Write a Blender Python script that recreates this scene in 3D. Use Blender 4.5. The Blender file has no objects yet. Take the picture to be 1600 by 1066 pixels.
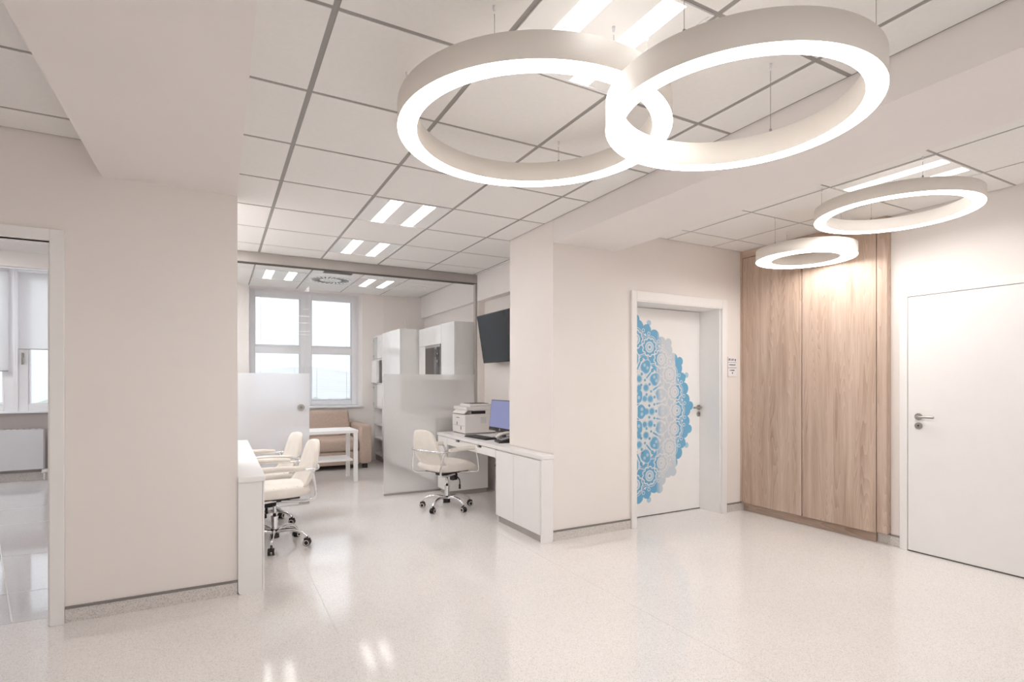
import bpy, bmesh, math, random
from mathutils import Vector, Matrix
random.seed(7)
S = bpy.context.scene
COL = S.collection
PI = math.pi

# ------------------------------------------------------------------ camera
TH = math.atan(459.0 / 845.0)
cam_d = bpy.data.cameras.new('camera')
cam = bpy.data.objects.new('camera', cam_d)
COL.objects.link(cam)
cam.location = (0, 0, 1.32)
cam.rotation_euler = (math.radians(90), 0, -TH)
cam_d.sensor_fit = 'HORIZONTAL'
cam_d.sensor_width = 36.0
cam_d.lens = 845.0 / 1600.0 * 36.0
cam_d.shift_y = 64.0 / 1600.0
cam_d.clip_start = 0.05
cam_d.clip_end = 3000
S.camera = cam

# ------------------------------------------------------------------ exposure, world
S.view_settings.view_transform = 'Standard'
S.view_settings.look = 'None'
S.view_settings.exposure = 0.80
S.view_settings.gamma = 1.0
S.view_settings.use_curve_mapping = False
try:
    S.cycles.use_denoising = True
    S.cycles.max_bounces = 14
    S.cycles.diffuse_bounces = 8
    S.cycles.glossy_bounces = 6
    S.cycles.transmission_bounces = 10
    S.cycles.transparent_max_bounces = 16
    S.cycles.caustics_refractive = True
    S.cycles.sample_clamp_indirect = 8.0
except Exception:
    pass
SKY_STRENGTH = 1.05
STRIP = 7.0         # emission of the ceiling light strips
RING = 9.5           # emission of the ring lamps
w = bpy.data.worlds.new('sky')
S.world = w
w.use_nodes = True
nt = w.node_tree
nt.nodes.clear()
o_ = nt.nodes.new('ShaderNodeOutputWorld')
bg = nt.nodes.new('ShaderNodeBackground')
tc = nt.nodes.new('ShaderNodeTexCoord')
mp = nt.nodes.new('ShaderNodeMapping')
mp.inputs['Scale'].default_value = (1.0, 1.0, 3.5)
nz = nt.nodes.new('ShaderNodeTexNoise')
nz.inputs['Scale'].default_value = 2.2
nz.inputs['Detail'].default_value = 6
cr = nt.nodes.new('ShaderNodeValToRGB')
cr.color_ramp.elements[0].position = 0.38
cr.color_ramp.elements[0].color = (0.74, 0.82, 0.93, 1)
cr.color_ramp.elements[1].position = 0.62
cr.color_ramp.elements[1].color = (1, 1, 1, 1)
nt.links.new(tc.outputs['Generated'], mp.inputs['Vector'])
nt.links.new(mp.outputs['Vector'], nz.inputs['Vector'])
nt.links.new(nz.outputs['Fac'], cr.inputs['Fac'])
nt.links.new(cr.outputs['Color'], bg.inputs['Color'])
bg.inputs['Strength'].default_value = SKY_STRENGTH
nt.links.new(bg.outputs['Background'], o_.inputs['Surface'])


# ------------------------------------------------------------------ materials
def principled(name):
    m = bpy.data.materials.new(name)
    m.use_nodes = True
    n = m.node_tree
    b = n.nodes.get('Principled BSDF')
    return m, n, b


def mat(name, col, rough=0.5, metal=0.0, var=0.03, scale=6.0, bump=0.0, bscale=60.0, coat=0.0, ior=1.45):
    m, n, b = principled(name)
    tc = n.nodes.new('ShaderNodeTexCoord')
    nz = n.nodes.new('ShaderNodeTexNoise')
    nz.inputs['Scale'].default_value = scale
    nz.inputs['Detail'].default_value = 4
    n.links.new(tc.outputs['Object'], nz.inputs['Vector'])
    r = n.nodes.new('ShaderNodeValToRGB')
    r.color_ramp.elements[0].position = 0.3
    r.color_ramp.elements[1].position = 0.7
    r.color_ramp.elements[0].color = (*[max(0, c * (1 - var)) for c in col], 1)
    r.color_ramp.elements[1].color = (*[min(1, c * (1 + var)) for c in col], 1)
    n.links.new(nz.outputs['Fac'], r.inputs['Fac'])
    n.links.new(r.outputs['Color'], b.inputs['Base Color'])
    b.inputs['Roughness'].default_value = rough
    b.inputs['Metallic'].default_value = metal
    b.inputs['IOR'].default_value = ior
    b.inputs['Coat Weight'].default_value = coat
    b.inputs['Coat Roughness'].default_value = 0.05
    if bump:
        n2 = n.nodes.new('ShaderNodeTexNoise')
        n2.inputs['Scale'].default_value = bscale
        n2.inputs['Detail'].default_value = 3
        n.links.new(tc.outputs['Object'], n2.inputs['Vector'])
        bp = n.nodes.new('ShaderNodeBump')
        bp.inputs['Strength'].default_value = bump
        bp.inputs['Distance'].default_value = 0.01
        n.links.new(n2.outputs['Fac'], bp.inputs['Height'])
        n.links.new(bp.outputs['Normal'], b.inputs['Normal'])
    return m


def emit(name, col, s):
    m = bpy.data.materials.new(name)
    m.use_nodes = True
    n = m.node_tree
    n.nodes.clear()
    o = n.nodes.new('ShaderNodeOutputMaterial')
    e = n.nodes.new('ShaderNodeEmission')
    e.inputs['Color'].default_value = (*col, 1)
    e.inputs['Strength'].default_value = s
    n.links.new(e.outputs[0], o.inputs['Surface'])
    return m


def terrazzo(name, base, dark, light, rough, scale=260):
    m, n, b = principled(name)
    tc = n.nodes.new('ShaderNodeTexCoord')
    v = n.nodes.new('ShaderNodeTexVoronoi')
    v.inputs['Scale'].default_value = scale
    n.links.new(tc.outputs['Object'], v.inputs['Vector'])
    r = n.nodes.new('ShaderNodeValToRGB')
    r.color_ramp.interpolation = 'LINEAR'
    e = r.color_ramp.elements
    e[0].position = 0.0
    e[0].color = (*dark, 1)
    e[1].position = 1.0
    e[1].color = (*light, 1)
    for p, c in ((0.15, dark), (0.22, base), (0.80, base), (0.86, light)):
        x = e.new(p)
        x.color = (*c, 1)
    sep = n.nodes.new('ShaderNodeSeparateColor')
    n.links.new(v.outputs['Color'], sep.inputs[0])
    n.links.new(sep.outputs[0], r.inputs['Fac'])
    nz = n.nodes.new('ShaderNodeTexNoise')
    nz.inputs['Scale'].default_value = 1.3
    n.links.new(tc.outputs['Object'], nz.inputs['Vector'])
    mx = n.nodes.new('ShaderNodeMixRGB')
    mx.blend_type = 'MULTIPLY'
    mx.inputs['Fac'].default_value = 0.10
    n.links.new(r.outputs['Color'], mx.inputs['Color1'])
    n.links.new(nz.outputs['Fac'], mx.inputs['Color2'])
    n.links.new(mx.outputs['Color'], b.inputs['Base Color'])
    b.inputs['Roughness'].default_value = rough
    b.inputs['IOR'].default_value = 1.7
    # barely wavy sheet flooring
    n2 = n.nodes.new('ShaderNodeTexNoise')
    n2.inputs['Scale'].default_value = 3.0
    n2.inputs['Detail'].default_value = 2
    n.links.new(tc.outputs['Object'], n2.inputs['Vector'])
    bp = n.nodes.new('ShaderNodeBump')
    bp.inputs['Strength'].default_value = 0.05
    bp.inputs['Distance'].default_value = 0.02
    n.links.new(n2.outputs['Fac'], bp.inputs['Height'])
    n.links.new(bp.outputs['Normal'], b.inputs['Normal'])
    return m


def wood(name, horizontal=False, seed=0.0):
    m, n, b = principled(name)
    tc = n.nodes.new('ShaderNodeTexCoord')
    mp = n.nodes.new('ShaderNodeMapping')
    mp.inputs['Location'].default_value = (seed, seed * 1.7, seed * .3)
    mp.inputs['Scale'].default_value = (1, 0.12, 1) if horizontal else (1, 1.7, 0.10)
    n.links.new(tc.outputs['Object'], mp.inputs['Vector'])
    # board to board tone (vertical bands)
    nz = n.nodes.new('ShaderNodeTexNoise')
    nz.inputs['Scale'].default_value = 9.0
    nz.inputs['Detail'].default_value = 6
    nz.inputs['Distortion'].default_value = 0.3
    n.links.new(mp.outputs['Vector'], nz.inputs['Vector'])
    # cathedral rings
    nd = n.nodes.new('ShaderNodeTexNoise')
    nd.inputs['Scale'].default_value = 5.0
    nd.inputs['Detail'].default_value = 1
    n.links.new(mp.outputs['Vector'], nd.inputs['Vector'])
    mu = n.nodes.new('ShaderNodeMath')
    mu.operation = 'MULTIPLY'
    mu.inputs[1].default_value = 26.0
    n.links.new(nd.outputs['Fac'], mu.inputs[0])
    fr = n.nodes.new('ShaderNodeMath')
    fr.operation = 'FRACT'
    n.links.new(mu.outputs[0], fr.inputs[0])
    # fine pores
    n3 = n.nodes.new('ShaderNodeTexNoise')
    n3.inputs['Scale'].default_value = 120.0
    n3.inputs['Detail'].default_value = 3
    n.links.new(mp.outputs['Vector'], n3.inputs['Vector'])
    a = n.nodes.new('ShaderNodeMath'); a.operation = 'MULTIPLY_ADD'
    n.links.new(fr.outputs[0], a.inputs[0]); a.inputs[1].default_value = 0.20
    n.links.new(nz.outputs['Fac'], a.inputs[2])
    a2 = n.nodes.new('ShaderNodeMath'); a2.operation = 'MULTIPLY_ADD'
    n.links.new(n3.outputs['Fac'], a2.inputs[0]); a2.inputs[1].default_value = 0.25
    n.links.new(a.outputs[0], a2.inputs[2])
    r = n.nodes.new('ShaderNodeValToRGB')
    e = r.color_ramp.elements
    e[0].position = 0.42; e[0].color = (0.37, 0.255, 0.19, 1)
    e[1].position = 0.92; e[1].color = (0.63, 0.50, 0.41, 1)
    x = e.new(0.68); x.color = (0.52, 0.39, 0.305, 1)
    n.links.new(a2.outputs[0], r.inputs['Fac'])
    n.links.new(r.outputs['Color'], b.inputs['Base Color'])
    b.inputs['Roughness'].default_value = 0.45
    return m


def glass_clear(name, refl=0.09, tint=(0.985, 0.99, 0.99)):
    m = bpy.data.materials.new(name)
    m.use_nodes = True
    n = m.node_tree
    n.nodes.clear()
    o = n.nodes.new('ShaderNodeOutputMaterial')
    t = n.nodes.new('ShaderNodeBsdfTransparent')
    t.inputs['Color'].default_value = (*tint, 1)
    g = n.nodes.new('ShaderNodeBsdfGlossy')
    g.inputs['Roughness'].default_value = 0.01
    lw = n.nodes.new('ShaderNodeLayerWeight')
    lw.inputs['Blend'].default_value = 0.5
    pw = n.nodes.new('ShaderNodeMath'); pw.operation = 'POWER'; pw.inputs[1].default_value = 4.0
    n.links.new(lw.outputs['Facing'], pw.inputs[0])
    f = n.nodes.new('ShaderNodeMath'); f.operation = 'MULTIPLY_ADD'
    n.links.new(pw.outputs[0], f.inputs[0]); f.inputs[1].default_value = 0.5; f.inputs[2].default_value = 0.025
    mx = n.nodes.new('ShaderNodeMixShader')
    n.links.new(f.outputs[0], mx.inputs[0])
    n.links.new(t.outputs[0], mx.inputs[1])
    n.links.new(g.outputs[0], mx.inputs[2])
    n.links.new(mx.outputs[0], o.inputs['Surface'])
    return m


def glass_frost(name, trl=0.4, rough=0.28, col=(0.93, 0.94, 0.95)):
    m = bpy.data.materials.new(name)
    m.use_nodes = True
    n = m.node_tree
    n.nodes.clear()
    o = n.nodes.new('ShaderNodeOutputMaterial')
    r = n.nodes.new('ShaderNodeBsdfRefraction')
    r.inputs['Color'].default_value = (*col, 1)
    r.inputs['Roughness'].default_value = rough
    r.inputs['IOR'].default_value = 1.12
    t = n.nodes.new('ShaderNodeBsdfTranslucent')
    t.inputs['Color'].default_value = (*col, 1)
    d = n.nodes.new('ShaderNodeBsdfDiffuse')
    d.inputs['Color'].default_value = (*col, 1)
    g = n.nodes.new('ShaderNodeBsdfGlossy')
    g.inputs['Roughness'].default_value = 0.25
    m1 = n.nodes.new('ShaderNodeMixShader'); m1.inputs[0].default_value = 0.45
    n.links.new(t.outputs[0], m1.inputs[1]); n.links.new(d.outputs[0], m1.inputs[2])
    m2 = n.nodes.new('ShaderNodeMixShader'); m2.inputs[0].default_value = trl
    n.links.new(r.outputs[0], m2.inputs[1]); n.links.new(m1.outputs[0], m2.inputs[2])
    m3 = n.nodes.new('ShaderNodeMixShader'); m3.inputs[0].default_value = 0.05
    n.links.new(m2.outputs[0], m3.inputs[1]); n.links.new(g.outputs[0], m3.inputs[2])
    n.links.new(m3.outputs[0], o.inputs['Surface'])
    return m


def cloth(name, col, through=0.5, see=0.0):
    m = bpy.data.materials.new(name)
    m.use_nodes = True
    n = m.node_tree
    n.nodes.clear()
    o = n.nodes.new('ShaderNodeOutputMaterial')
    t = n.nodes.new('ShaderNodeBsdfTranslucent'); t.inputs['Color'].default_value = (*col, 1)
    d = n.nodes.new('ShaderNodeBsdfDiffuse'); d.inputs['Color'].default_value = (*col, 1)
    m1 = n.nodes.new('ShaderNodeMixShader'); m1.inputs[0].default_value = through
    n.links.new(d.outputs[0], m1.inputs[1]); n.links.new(t.outputs[0], m1.inputs[2])
    p = n.nodes.new('ShaderNodeBsdfTransparent')
    m2 = n.nodes.new('ShaderNodeMixShader'); m2.inputs[0].default_value = see
    n.links.new(m1.outputs[0], m2.inputs[1]); n.links.new(p.outputs[0], m2.inputs[2])
    n.links.new(m2.outputs[0], o.inputs['Surface'])
    return m


M = {}
M['wall'] = mat('wall paint warm white', (0.865, 0.82, 0.79), 0.55, var=0.01, scale=2)
M['clad'] = mat('wall cladding sheet', (0.87, 0.822, 0.788), 0.45, var=0.01, scale=2)
M['soffit'] = mat('plasterboard beam paint', (0.86, 0.825, 0.81), 0.7, var=0.01, scale=2)
M['tile'] = mat('mineral ceiling tile', (0.87, 0.86, 0.845), 0.85, var=0.012, scale=40, bump=0.05, bscale=220)
M['grid'] = mat('grey ceiling grid', (0.34, 0.325, 0.315), 0.5, var=0.02)
M['strip'] = mat('grey skirting strip', (0.24, 0.22, 0.21), 0.5, var=0.02)
M['terrazzo'] = terrazzo('terrazzo vinyl floor', (0.86, 0.83, 0.81), (0.72, 0.685, 0.665), (0.92, 0.90, 0.885), 0.10)
M['skirt'] = terrazzo('terrazzo vinyl skirting', (0.72, 0.68, 0.645), (0.52, 0.48, 0.45), (0.80, 0.77, 0.74), 0.3)
M['floor2'] = terrazzo('grey vinyl floor', (0.70, 0.69, 0.70), (0.62, 0.61, 0.62), (0.76, 0.75, 0.76), 0.07)
M['weld'] = mat('floor weld seam', (0.85, 0.84, 0.83), 0.3)
M['white'] = mat('white lacquer', (0.90, 0.895, 0.89), 0.32, var=0.01)
M['whitegloss'] = mat('white gloss lacquer', (0.90, 0.90, 0.895), 0.15, var=0.01)
M['desk'] = mat('white laminate', (0.89, 0.875, 0.865), 0.35, var=0.01)
M['gap'] = mat('dark joint', (0.12, 0.11, 0.10), 0.8)
M['frame'] = mat('white door paint', (0.89, 0.875, 0.865), 0.35, var=0.01)
M['pvc'] = mat('white window profile', (0.82, 0.83, 0.86), 0.3, var=0.01)
M['alu'] = mat('anodised aluminium rail', (0.44, 0.41, 0.385), 0.38, metal=0.35, var=0.03)
M['steel'] = mat('brushed steel', (0.42, 0.40, 0.38), 0.28, metal=0.9, var=0.04)
M['chrome'] = mat('chrome', (0.82, 0.82, 0.83), 0.07, metal=1.0, var=0.0)
M['black'] = mat('black plastic', (0.028, 0.022, 0.022), 0.4, var=0.1)
M['cream'] = mat('cream leather', (0.84, 0.79, 0.725), 0.42, var=0.03, scale=14, bump=0.12, bscale=140)
M['ringhouse'] = mat('ring lamp housing', (0.90, 0.85, 0.79), 0.5, var=0.01)
M['sofa'] = mat('brown sofa fabric', (0.50, 0.395, 0.33), 0.9, var=0.06, scale=30, bump=0.3, bscale=300)
M['wood'] = wood('larch veneer', seed=0.0)
M['wood2'] = wood('larch veneer board', seed=3.1)
M['woodh'] = wood('larch veneer lying', True, 1.3)
M['glass'] = glass_clear('clear glass')
M['frost_l'] = glass_frost('satin glass bright', 0.55, 0.35, (0.97, 0.98, 1.0))
M['frost_r'] = glass_frost('satin glass warm', 0.30, 0.28, (0.96, 0.955, 0.95))
M['cabglass'] = mat('pale green grey glass', (0.60, 0.64, 0.64), 0.15, var=0.01)
M['slat'] = cloth('venetian slat', (0.80, 0.82, 0.85), 0.2)
M['roller'] = cloth('roller blind fabric', (0.88, 0.88, 0.89), 0.55, 0.22)
M['screen'] = mat('dark television glass', (0.022, 0.024, 0.03), 0.16, var=0.02, ior=1.35)
M['paper'] = mat('white printed card', (0.86, 0.85, 0.87), 0.5, var=0.0)
M['ink'] = mat('dark print', (0.07, 0.07, 0.09), 0.6)
M['inkgrey'] = mat('grey print', (0.35, 0.34, 0.36), 0.6)
M['printer'] = mat('white printer plastic', (0.82, 0.79, 0.765), 0.4, var=0.01)
M['lit'] = emit('light strip', (1.0, 0.965, 0.94), STRIP)
M['lit_fill'] = emit('cool fill strip', (0.98, 0.985, 1.0), STRIP * 4.2)  # strong emission for the added lights that stay out of sight
M['lit3'] = emit('soft light strip', (1.0, 0.98, 0.96), 3.0)
M['ringlit'] = emit('ring diffuser', (1.0, 0.955, 0.915), RING)
M['panel'] = mat('luminaire reflector', (0.90, 0.90, 0.90), 0.25, var=0.0)
M['monitor'] = emit('lit monitor screen', (0.20, 0.21, 0.34), 0.80)
M['radiator'] = mat('radiator enamel', (0.62, 0.62, 0.64), 0.35, var=0.01)
M['lowwall'] = mat('grey brown wall paint', (0.42, 0.385, 0.37), 0.7, var=0.02)
M['doorwhite'] = mat('white door leaf', (0.90, 0.89, 0.88), 0.3, var=0.01)


# ------------------------------------------------------------------ mesh helpers
class MB:
    """collects shapes into one mesh"""
    def __init__(self):
        self.b = bmesh.new()
        self.mi = 0

    def _add(self, verts, faces, smooth=False):
        vs = [self.b.verts.new(v) for v in verts]
        for f in faces:
            try:
                fc = self.b.faces.new([vs[i] for i in f])
                fc.material_index = self.mi
                fc.smooth = smooth
            except ValueError:
                pass
        return vs

    def box(self, x0, x1, y0, y1, z0, z1, bev=0.0, seg=2, rot=None, piv=None):
        t = bmesh.new()
        bmesh.ops.create_cube(t, size=1.0)
        for v in t.verts:
            v.co = Vector(((x0 + x1) / 2 + v.co.x * (x1 - x0), (y0 + y1) / 2 + v.co.y * (y1 - y0), (z0 + z1) / 2 + v.co.z * (z1 - z0)))
        if bev > 0:
            bmesh.ops.bevel(t, geom=list(t.edges), offset=bev, segments=seg, profile=0.5, affect='EDGES')
        t.normal_update(); t.faces.index_update()
        flat = set(f.index for f in t.faces if max(abs(c) for c in f.normal) > .999)
        if rot is not None:
            p = Vector(piv) if piv else Vector(((x0 + x1) / 2, (y0 + y1) / 2, (z0 + z1) / 2))
            for v in t.verts:
                v.co = rot @ (v.co - p) + p
        self.merge(t, smooth=bev > 0, flat=flat)
        return self

    def merge(self, t, smooth=False, flat=()):
        t.faces.index_update()
        t.verts.ensure_lookup_table()
        mp = {}
        for v in t.verts:
            mp[v] = self.b.verts.new(v.co)
        for f in t.faces:
            try:
                nf = self.b.faces.new([mp[v] for v in f.verts])
                nf.material_index = self.mi
                nf.smooth = smooth and f.index not in flat
            except ValueError:
                pass
        t.free()

    def cyl(self, p0, p1, r0, r1=None, n=20, cap=True, smooth=True):
        p0, p1 = Vector(p0), Vector(p1)
        r1 = r0 if r1 is None else r1
        d = (p1 - p0).normalized()
        a = Vector((0, 0, 1)) if abs(d.z) < .9 else Vector((1, 0, 0))
        u = d.cross(a).normalized(); v = d.cross(u)
        vs = []
        for p, r in ((p0, r0), (p1, r1)):
            for i in range(n):
                t = 2 * PI * i / n
                vs.append(p + (u * math.cos(t) + v * math.sin(t)) * r)
        fs = [(i, (i + 1) % n, n + (i + 1) % n, n + i) for i in range(n)]
        self._add(vs, fs, smooth)
        if cap:
            self._add(vs[:n], [tuple(range(n))])
            self._add(vs[n:], [tuple(range(n))])
        return self

    def tube(self, pts, r, n=10, closed=False, rs=None):
        pts = [Vector(p) for p in pts]
        k = len(pts)
        rings = []
        prev = None
        for i, p in enumerate(pts):
            if closed:
                d = (pts[(i + 1) % k] - pts[i - 1]).normalized()
            else:
                d = (pts[min(i + 1, k - 1)] - pts[max(i - 1, 0)]).normalized()
            if prev is None:
                a = Vector((0, 0, 1)) if abs(d.z) < .9 else Vector((1, 0, 0))
                u = d.cross(a).normalized()
            else:
                u = (prev - d * prev.dot(d)).normalized()
            prev = u
            v = d.cross(u)
            rr = rs[i] if rs else r
            rings.append([p + (u * math.cos(2 * PI * j / n) + v * math.sin(2 * PI * j / n)) * rr for j in range(n)])
        vs = [q for g in rings for q in g]
        fs = []
        m = k if closed else k - 1
        for i in range(m):
            for j in range(n):
                a = i * n + j; b = i * n + (j + 1) % n
                c = ((i + 1) % k) * n + (j + 1) % n; d_ = ((i + 1) % k) * n + j
                fs.append((a, b, c, d_))
        if not closed:
            fs.append(tuple(range(n))); fs.append(tuple((k - 1) * n + j for j in range(n)))
        self._add(vs, fs, True)
        return self

    def prism(self, poly, axis, a, b):
        """poly of 2D points extruded along axis from a to b; axis x:(y,z) y:(x,z) z:(x,y)"""
        def P(p, t):
            return {'x': (t, p[0], p[1]), 'y': (p[0], t, p[1]), 'z': (p[0], p[1], t)}[axis]
        n = len(poly)
        vs = [P(p, a) for p in poly] + [P(p, b) for p in poly]
        fs = [(i, (i + 1) % n, n + (i + 1) % n, n + i) for i in range(n)] + [tuple(range(n)), tuple(range(n, 2 * n))]
        self._add(vs, fs)
        return self

    def ring(self, r0, r1, z0, z1, n=96, faces='oitb', c=(0, 0)):
        """annular shape about z: o outer, i inner, t top, b bottom"""
        for i in range(n):
            a, b = 2 * PI * i / n, 2 * PI * (i + 1) / n
            ca, sa, cb, sb = math.cos(a), math.sin(a), math.cos(b), math.sin(b)
            def q(r, t, z):
                cc, ss = (ca, sa) if t == 0 else (cb, sb)
                return (c[0] + r * cc, c[1] + r * ss, z)
            if 'o' in faces: self._add([q(r1, 0, z0), q(r1, 1, z0), q(r1, 1, z1), q(r1, 0, z1)], [(0, 1, 2, 3)], True)
            if 'i' in faces: self._add([q(r0, 1, z0), q(r0, 0, z0), q(r0, 0, z1), q(r0, 1, z1)], [(0, 1, 2, 3)], True)
            if 't' in faces: self._add([q(r0, 0, z1), q(r1, 0, z1), q(r1, 1, z1), q(r0, 1, z1)], [(0, 1, 2, 3)])
            if 'b' in faces: self._add([q(r0, 1, z0), q(r1, 1, z0), q(r1, 0, z0), q(r0, 0, z0)], [(0, 1, 2, 3)])
        return self

    def mesh(self, name, mats):
        bmesh.ops.remove_doubles(self.b, verts=list(self.b.verts), dist=1e-5)
        bmesh.ops.recalc_face_normals(self.b, faces=list(self.b.faces))
        me = bpy.data.meshes.new(name)
        self.b.to_mesh(me)
        self.b.free()
        for m in (mats if isinstance(mats, (list, tuple)) else [mats]):
            me.materials.append(m)
        return me

    def build(self, name, mats, parent=None, loc=None, rot=None):
        return link(name, self.mesh(name, mats), parent, loc, rot)


def link(name, me, parent=None, loc=None, rot=None):
    o = bpy.data.objects.new(name, me)
    COL.objects.link(o)
    if parent is not None:
        o.parent = parent
    if loc is not None: o.location = loc
    if rot is not None: o.rotation_euler = rot
    return o


def auto_smooth(o, ang=40):
    """flat faces stay flat: mark sharp edges by angle"""
    b = bmesh.new(); b.from_mesh(o.data)
    for e in b.edges:
        if len(e.link_faces) == 2 and e.calc_face_angle(0) > math.radians(ang):
            e.smooth = False
    b.to_mesh(o.data); b.free()
    return o


def tag(o, label=None, cat=None, group=None, kind=None):
    if label: o['label'] = label
    if cat: o['category'] = cat
    if group: o['group'] = group
    if kind: o['kind'] = kind
    return o


def thing(name, label, cat, loc=(0, 0, 0), rz=0.0, group=None):
    o = bpy.data.objects.new(name, None)
    COL.objects.link(o)
    o.location = loc
    o.rotation_euler = (0, 0, rz)
    return tag(o, label, cat, group)


def struct(o, label, cat='setting'):
    return tag(o, label, cat, kind='structure')


def sempty(name, label, cat):
    o = bpy.data.objects.new(name, None)
    COL.objects.link(o)
    return struct(o, label, cat)


def copy_tree(o, parent=None):
    c = o.copy()
    COL.objects.link(c)
    c.parent = parent
    for ch in list(o.children):
        copy_tree(ch, c)
    return c


def box(name, m, x0, x1, y0, y1, z0, z1, parent=None, bev=0.0, seg=2):
    b = MB()
    b.box(x0, x1, y0, y1, z0, z1, bev, seg)
    return b.build(name, m, parent)


def smoothpath(pts, it=2):
    pts = [Vector(p) for p in pts]
    for _ in range(it):
        q = [pts[0]]
        for a, b in zip(pts, pts[1:]):
            q += [a.lerp(b, .25), a.lerp(b, .75)]
        q.append(pts[-1])
        pts = q
    return pts


ZC = 2.66        # hall ceiling
ZB = 2.807       # office back ceiling
YW = 3.77        # plane of the hall's end wall
BEAM = 2.475

# ------------------------------------------------------------------ floor
fl = box('floor', M['terrazzo'], -2.62, 4.90, -3.0, 9.62, -0.05, 0.0)
struct(fl, 'glossy cream terrazzo floor of the hall and office', 'floor')
f2 = box('floor', M['floor2'], -6.0, -0.35, 3.90, 9.62, -0.05, 0.001)
struct(f2, 'grey glossy floor of the room behind the left doorway', 'floor')
# weld seams of the sheet flooring in the left room
sm = MB()
for y in (4.45, 5.4, 6.6, 7.4):
    sm.box(-6, -0.45, y, y + .006, 0.001, 0.002)
sm.prism([(-2.55, 9.2), (-2.542, 9.2), (-0.992, 3.92), (-1.0, 3.92)], 'z', 0.001, 0.002)
s_ = sm.build('weld_seam', M['weld'], f2)
sm = MB()
sm.box(0.55, 0.553, -2, 6.1, 0.0, 0.0006)
sm.box(2.15, 2.153, -2, 4.9, 0.0, 0.0006)
sm.build('weld_seam', M['skirt'], fl)


# ------------------------------------------------------------------ walls
def skirting(name, label, p0, p1, nrm):
    """terrazzo cove skirting with grey capping strip from p0 to p1 (x,y), nrm points into the room"""
    x0, y0 = p0; x1, y1 = p1
    o = sempty(name, label, 'baseboard')
    def rect(d, z0, z1, nm, m):
        ax0, ax1 = sorted((x0, x1)); ay0, ay1 = sorted((y0, y1))
        if nrm[0] > 0: ax1 = ax0 + d
        if nrm[0] < 0: ax0 = ax1 - d
        if nrm[1] > 0: ay1 = ay0 + d
        if nrm[1] < 0: ay0 = ay1 - d
        box(nm, m, ax0, ax1, ay0, ay1, z0, z1, o)
    rect(0.006, 0.0, 0.076, 'skirting', M['skirt'])
    rect(0.010, 0.076, 0.090, 'capping_strip', M['strip'])
    return o


def clad(parent, x0, x1, y0, y1):
    return box('cladding_panel', M['clad'], x0, x1, y0, y1, 0.090, 1.40, parent)


# left wall with doorway
wl = sempty('wall_left', 'cream wall with doorway left of the reception opening', 'wall')
b = MB()
b.box(-2.62, -1.80, YW, 4.02, 0, ZC + .15)
b.box(-1.80, -0.79, YW, 4.02, 2.075, ZC + .15)
b.box(-0.79, -0.30, YW, 4.02, 0, ZC + .15)
b.box(-0.30, 0.105, YW, 4.47, 0, ZC + .15)
b.build('masonry', M['wall'], wl)
clad(wl, -0.735, 0.078, YW - .0015, YW)
clad(wl, 0.082, 0.107, YW - .0015, YW)
skirting('baseboard_left', 'terrazzo skirting with grey capping strip under the left wall', (-0.735, YW), (0.105, YW), (0, -1))
# door lining (architrave) of the left doorway
dl = sempty('door_1', 'white door lining of the open left doorway', 'doorway')
box('architrave', M['frame'], -0.80, -0.737, YW - .022, YW, 0, 2.145, dl, .003)
box('architrave', M['frame'], -1.86, -0.80, YW - .022, YW, 2.082, 2.145, dl, .003)
box('architrave', M['frame'], -1.86, -1.80, YW - .022, YW, 0, 2.082, dl, .003)
box('jamb', M['frame'], -0.81, -0.79, YW, 4.04, 0, 2.082, dl)
box('jamb', M['frame'], -1.80, -1.78, YW, 4.04, 0, 2.082, dl)
box('jamb', M['frame'], -1.78, -0.81, YW, 4.04, 2.062, 2.082, dl)

# end wall with the printed door
wb = sempty('wall_back', 'cream end wall around the door with the blue print', 'wall')
b = MB()
b.box(2.435, 3.30, YW, 4.524, 0, ZC + .15)
b.box(3.30, 4.47, YW, 4.524, 2.07, ZC + .15)
b.box(4.47, 4.90, YW, 4.524, 0, ZC + .15)
b.box(3.30, 4.47, 4.15, 4.524, 0, 2.07)
b.build('masonry', M['wall'], wb)
clad(wb, 2.437, 3.255, YW - .0015, YW)
clad(wb, 4.5245, 4.69, YW - .0015, YW)
box('cladding_panel', M['clad'], 2.431, 2.435, YW - .004, 4.524, 0.73, 1.40, wb)
skirting('baseboard_back', 'terrazzo skirting strip between the desk end and the printed door', (2.435, YW), (3.255, YW), (0, -1))
skirting('baseboard_corner', 'short terrazzo skirting between the printed door and the wooden wardrobe', (4.5245, YW), (4.73, YW), (0, -1))

# right wall
wr = sempty('wall_right', 'cream right wall beside the wooden wardrobe', 'wall')
b = MB()
b.box(4.78, 4.90, 2.38, 3.77, 2.655, ZC + .15)
b.box(4.90, 5.00, -3.0, 3.77, 0, ZC + .15)
b.box(4.78, 4.90, -3.0, 2.38, 0, ZC + .15)
b.box(4.80, 4.90, 2.38, 3.77, 0, .098)
b.build('masonry', M['wall'], wr)
clad(wr, 4.7785, 4.78, 2.305, 2.375)
skirting('baseboard_right', 'short skirting between the wardrobe and the plain white door', (4.78, 2.30), (4.78, 2.38), (-1, 0))
skirting('baseboard_niche', 'short skirting under the right end of the wardrobe', (4.80, 2.38), (4.80, 2.488), (-1, 0))

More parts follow.
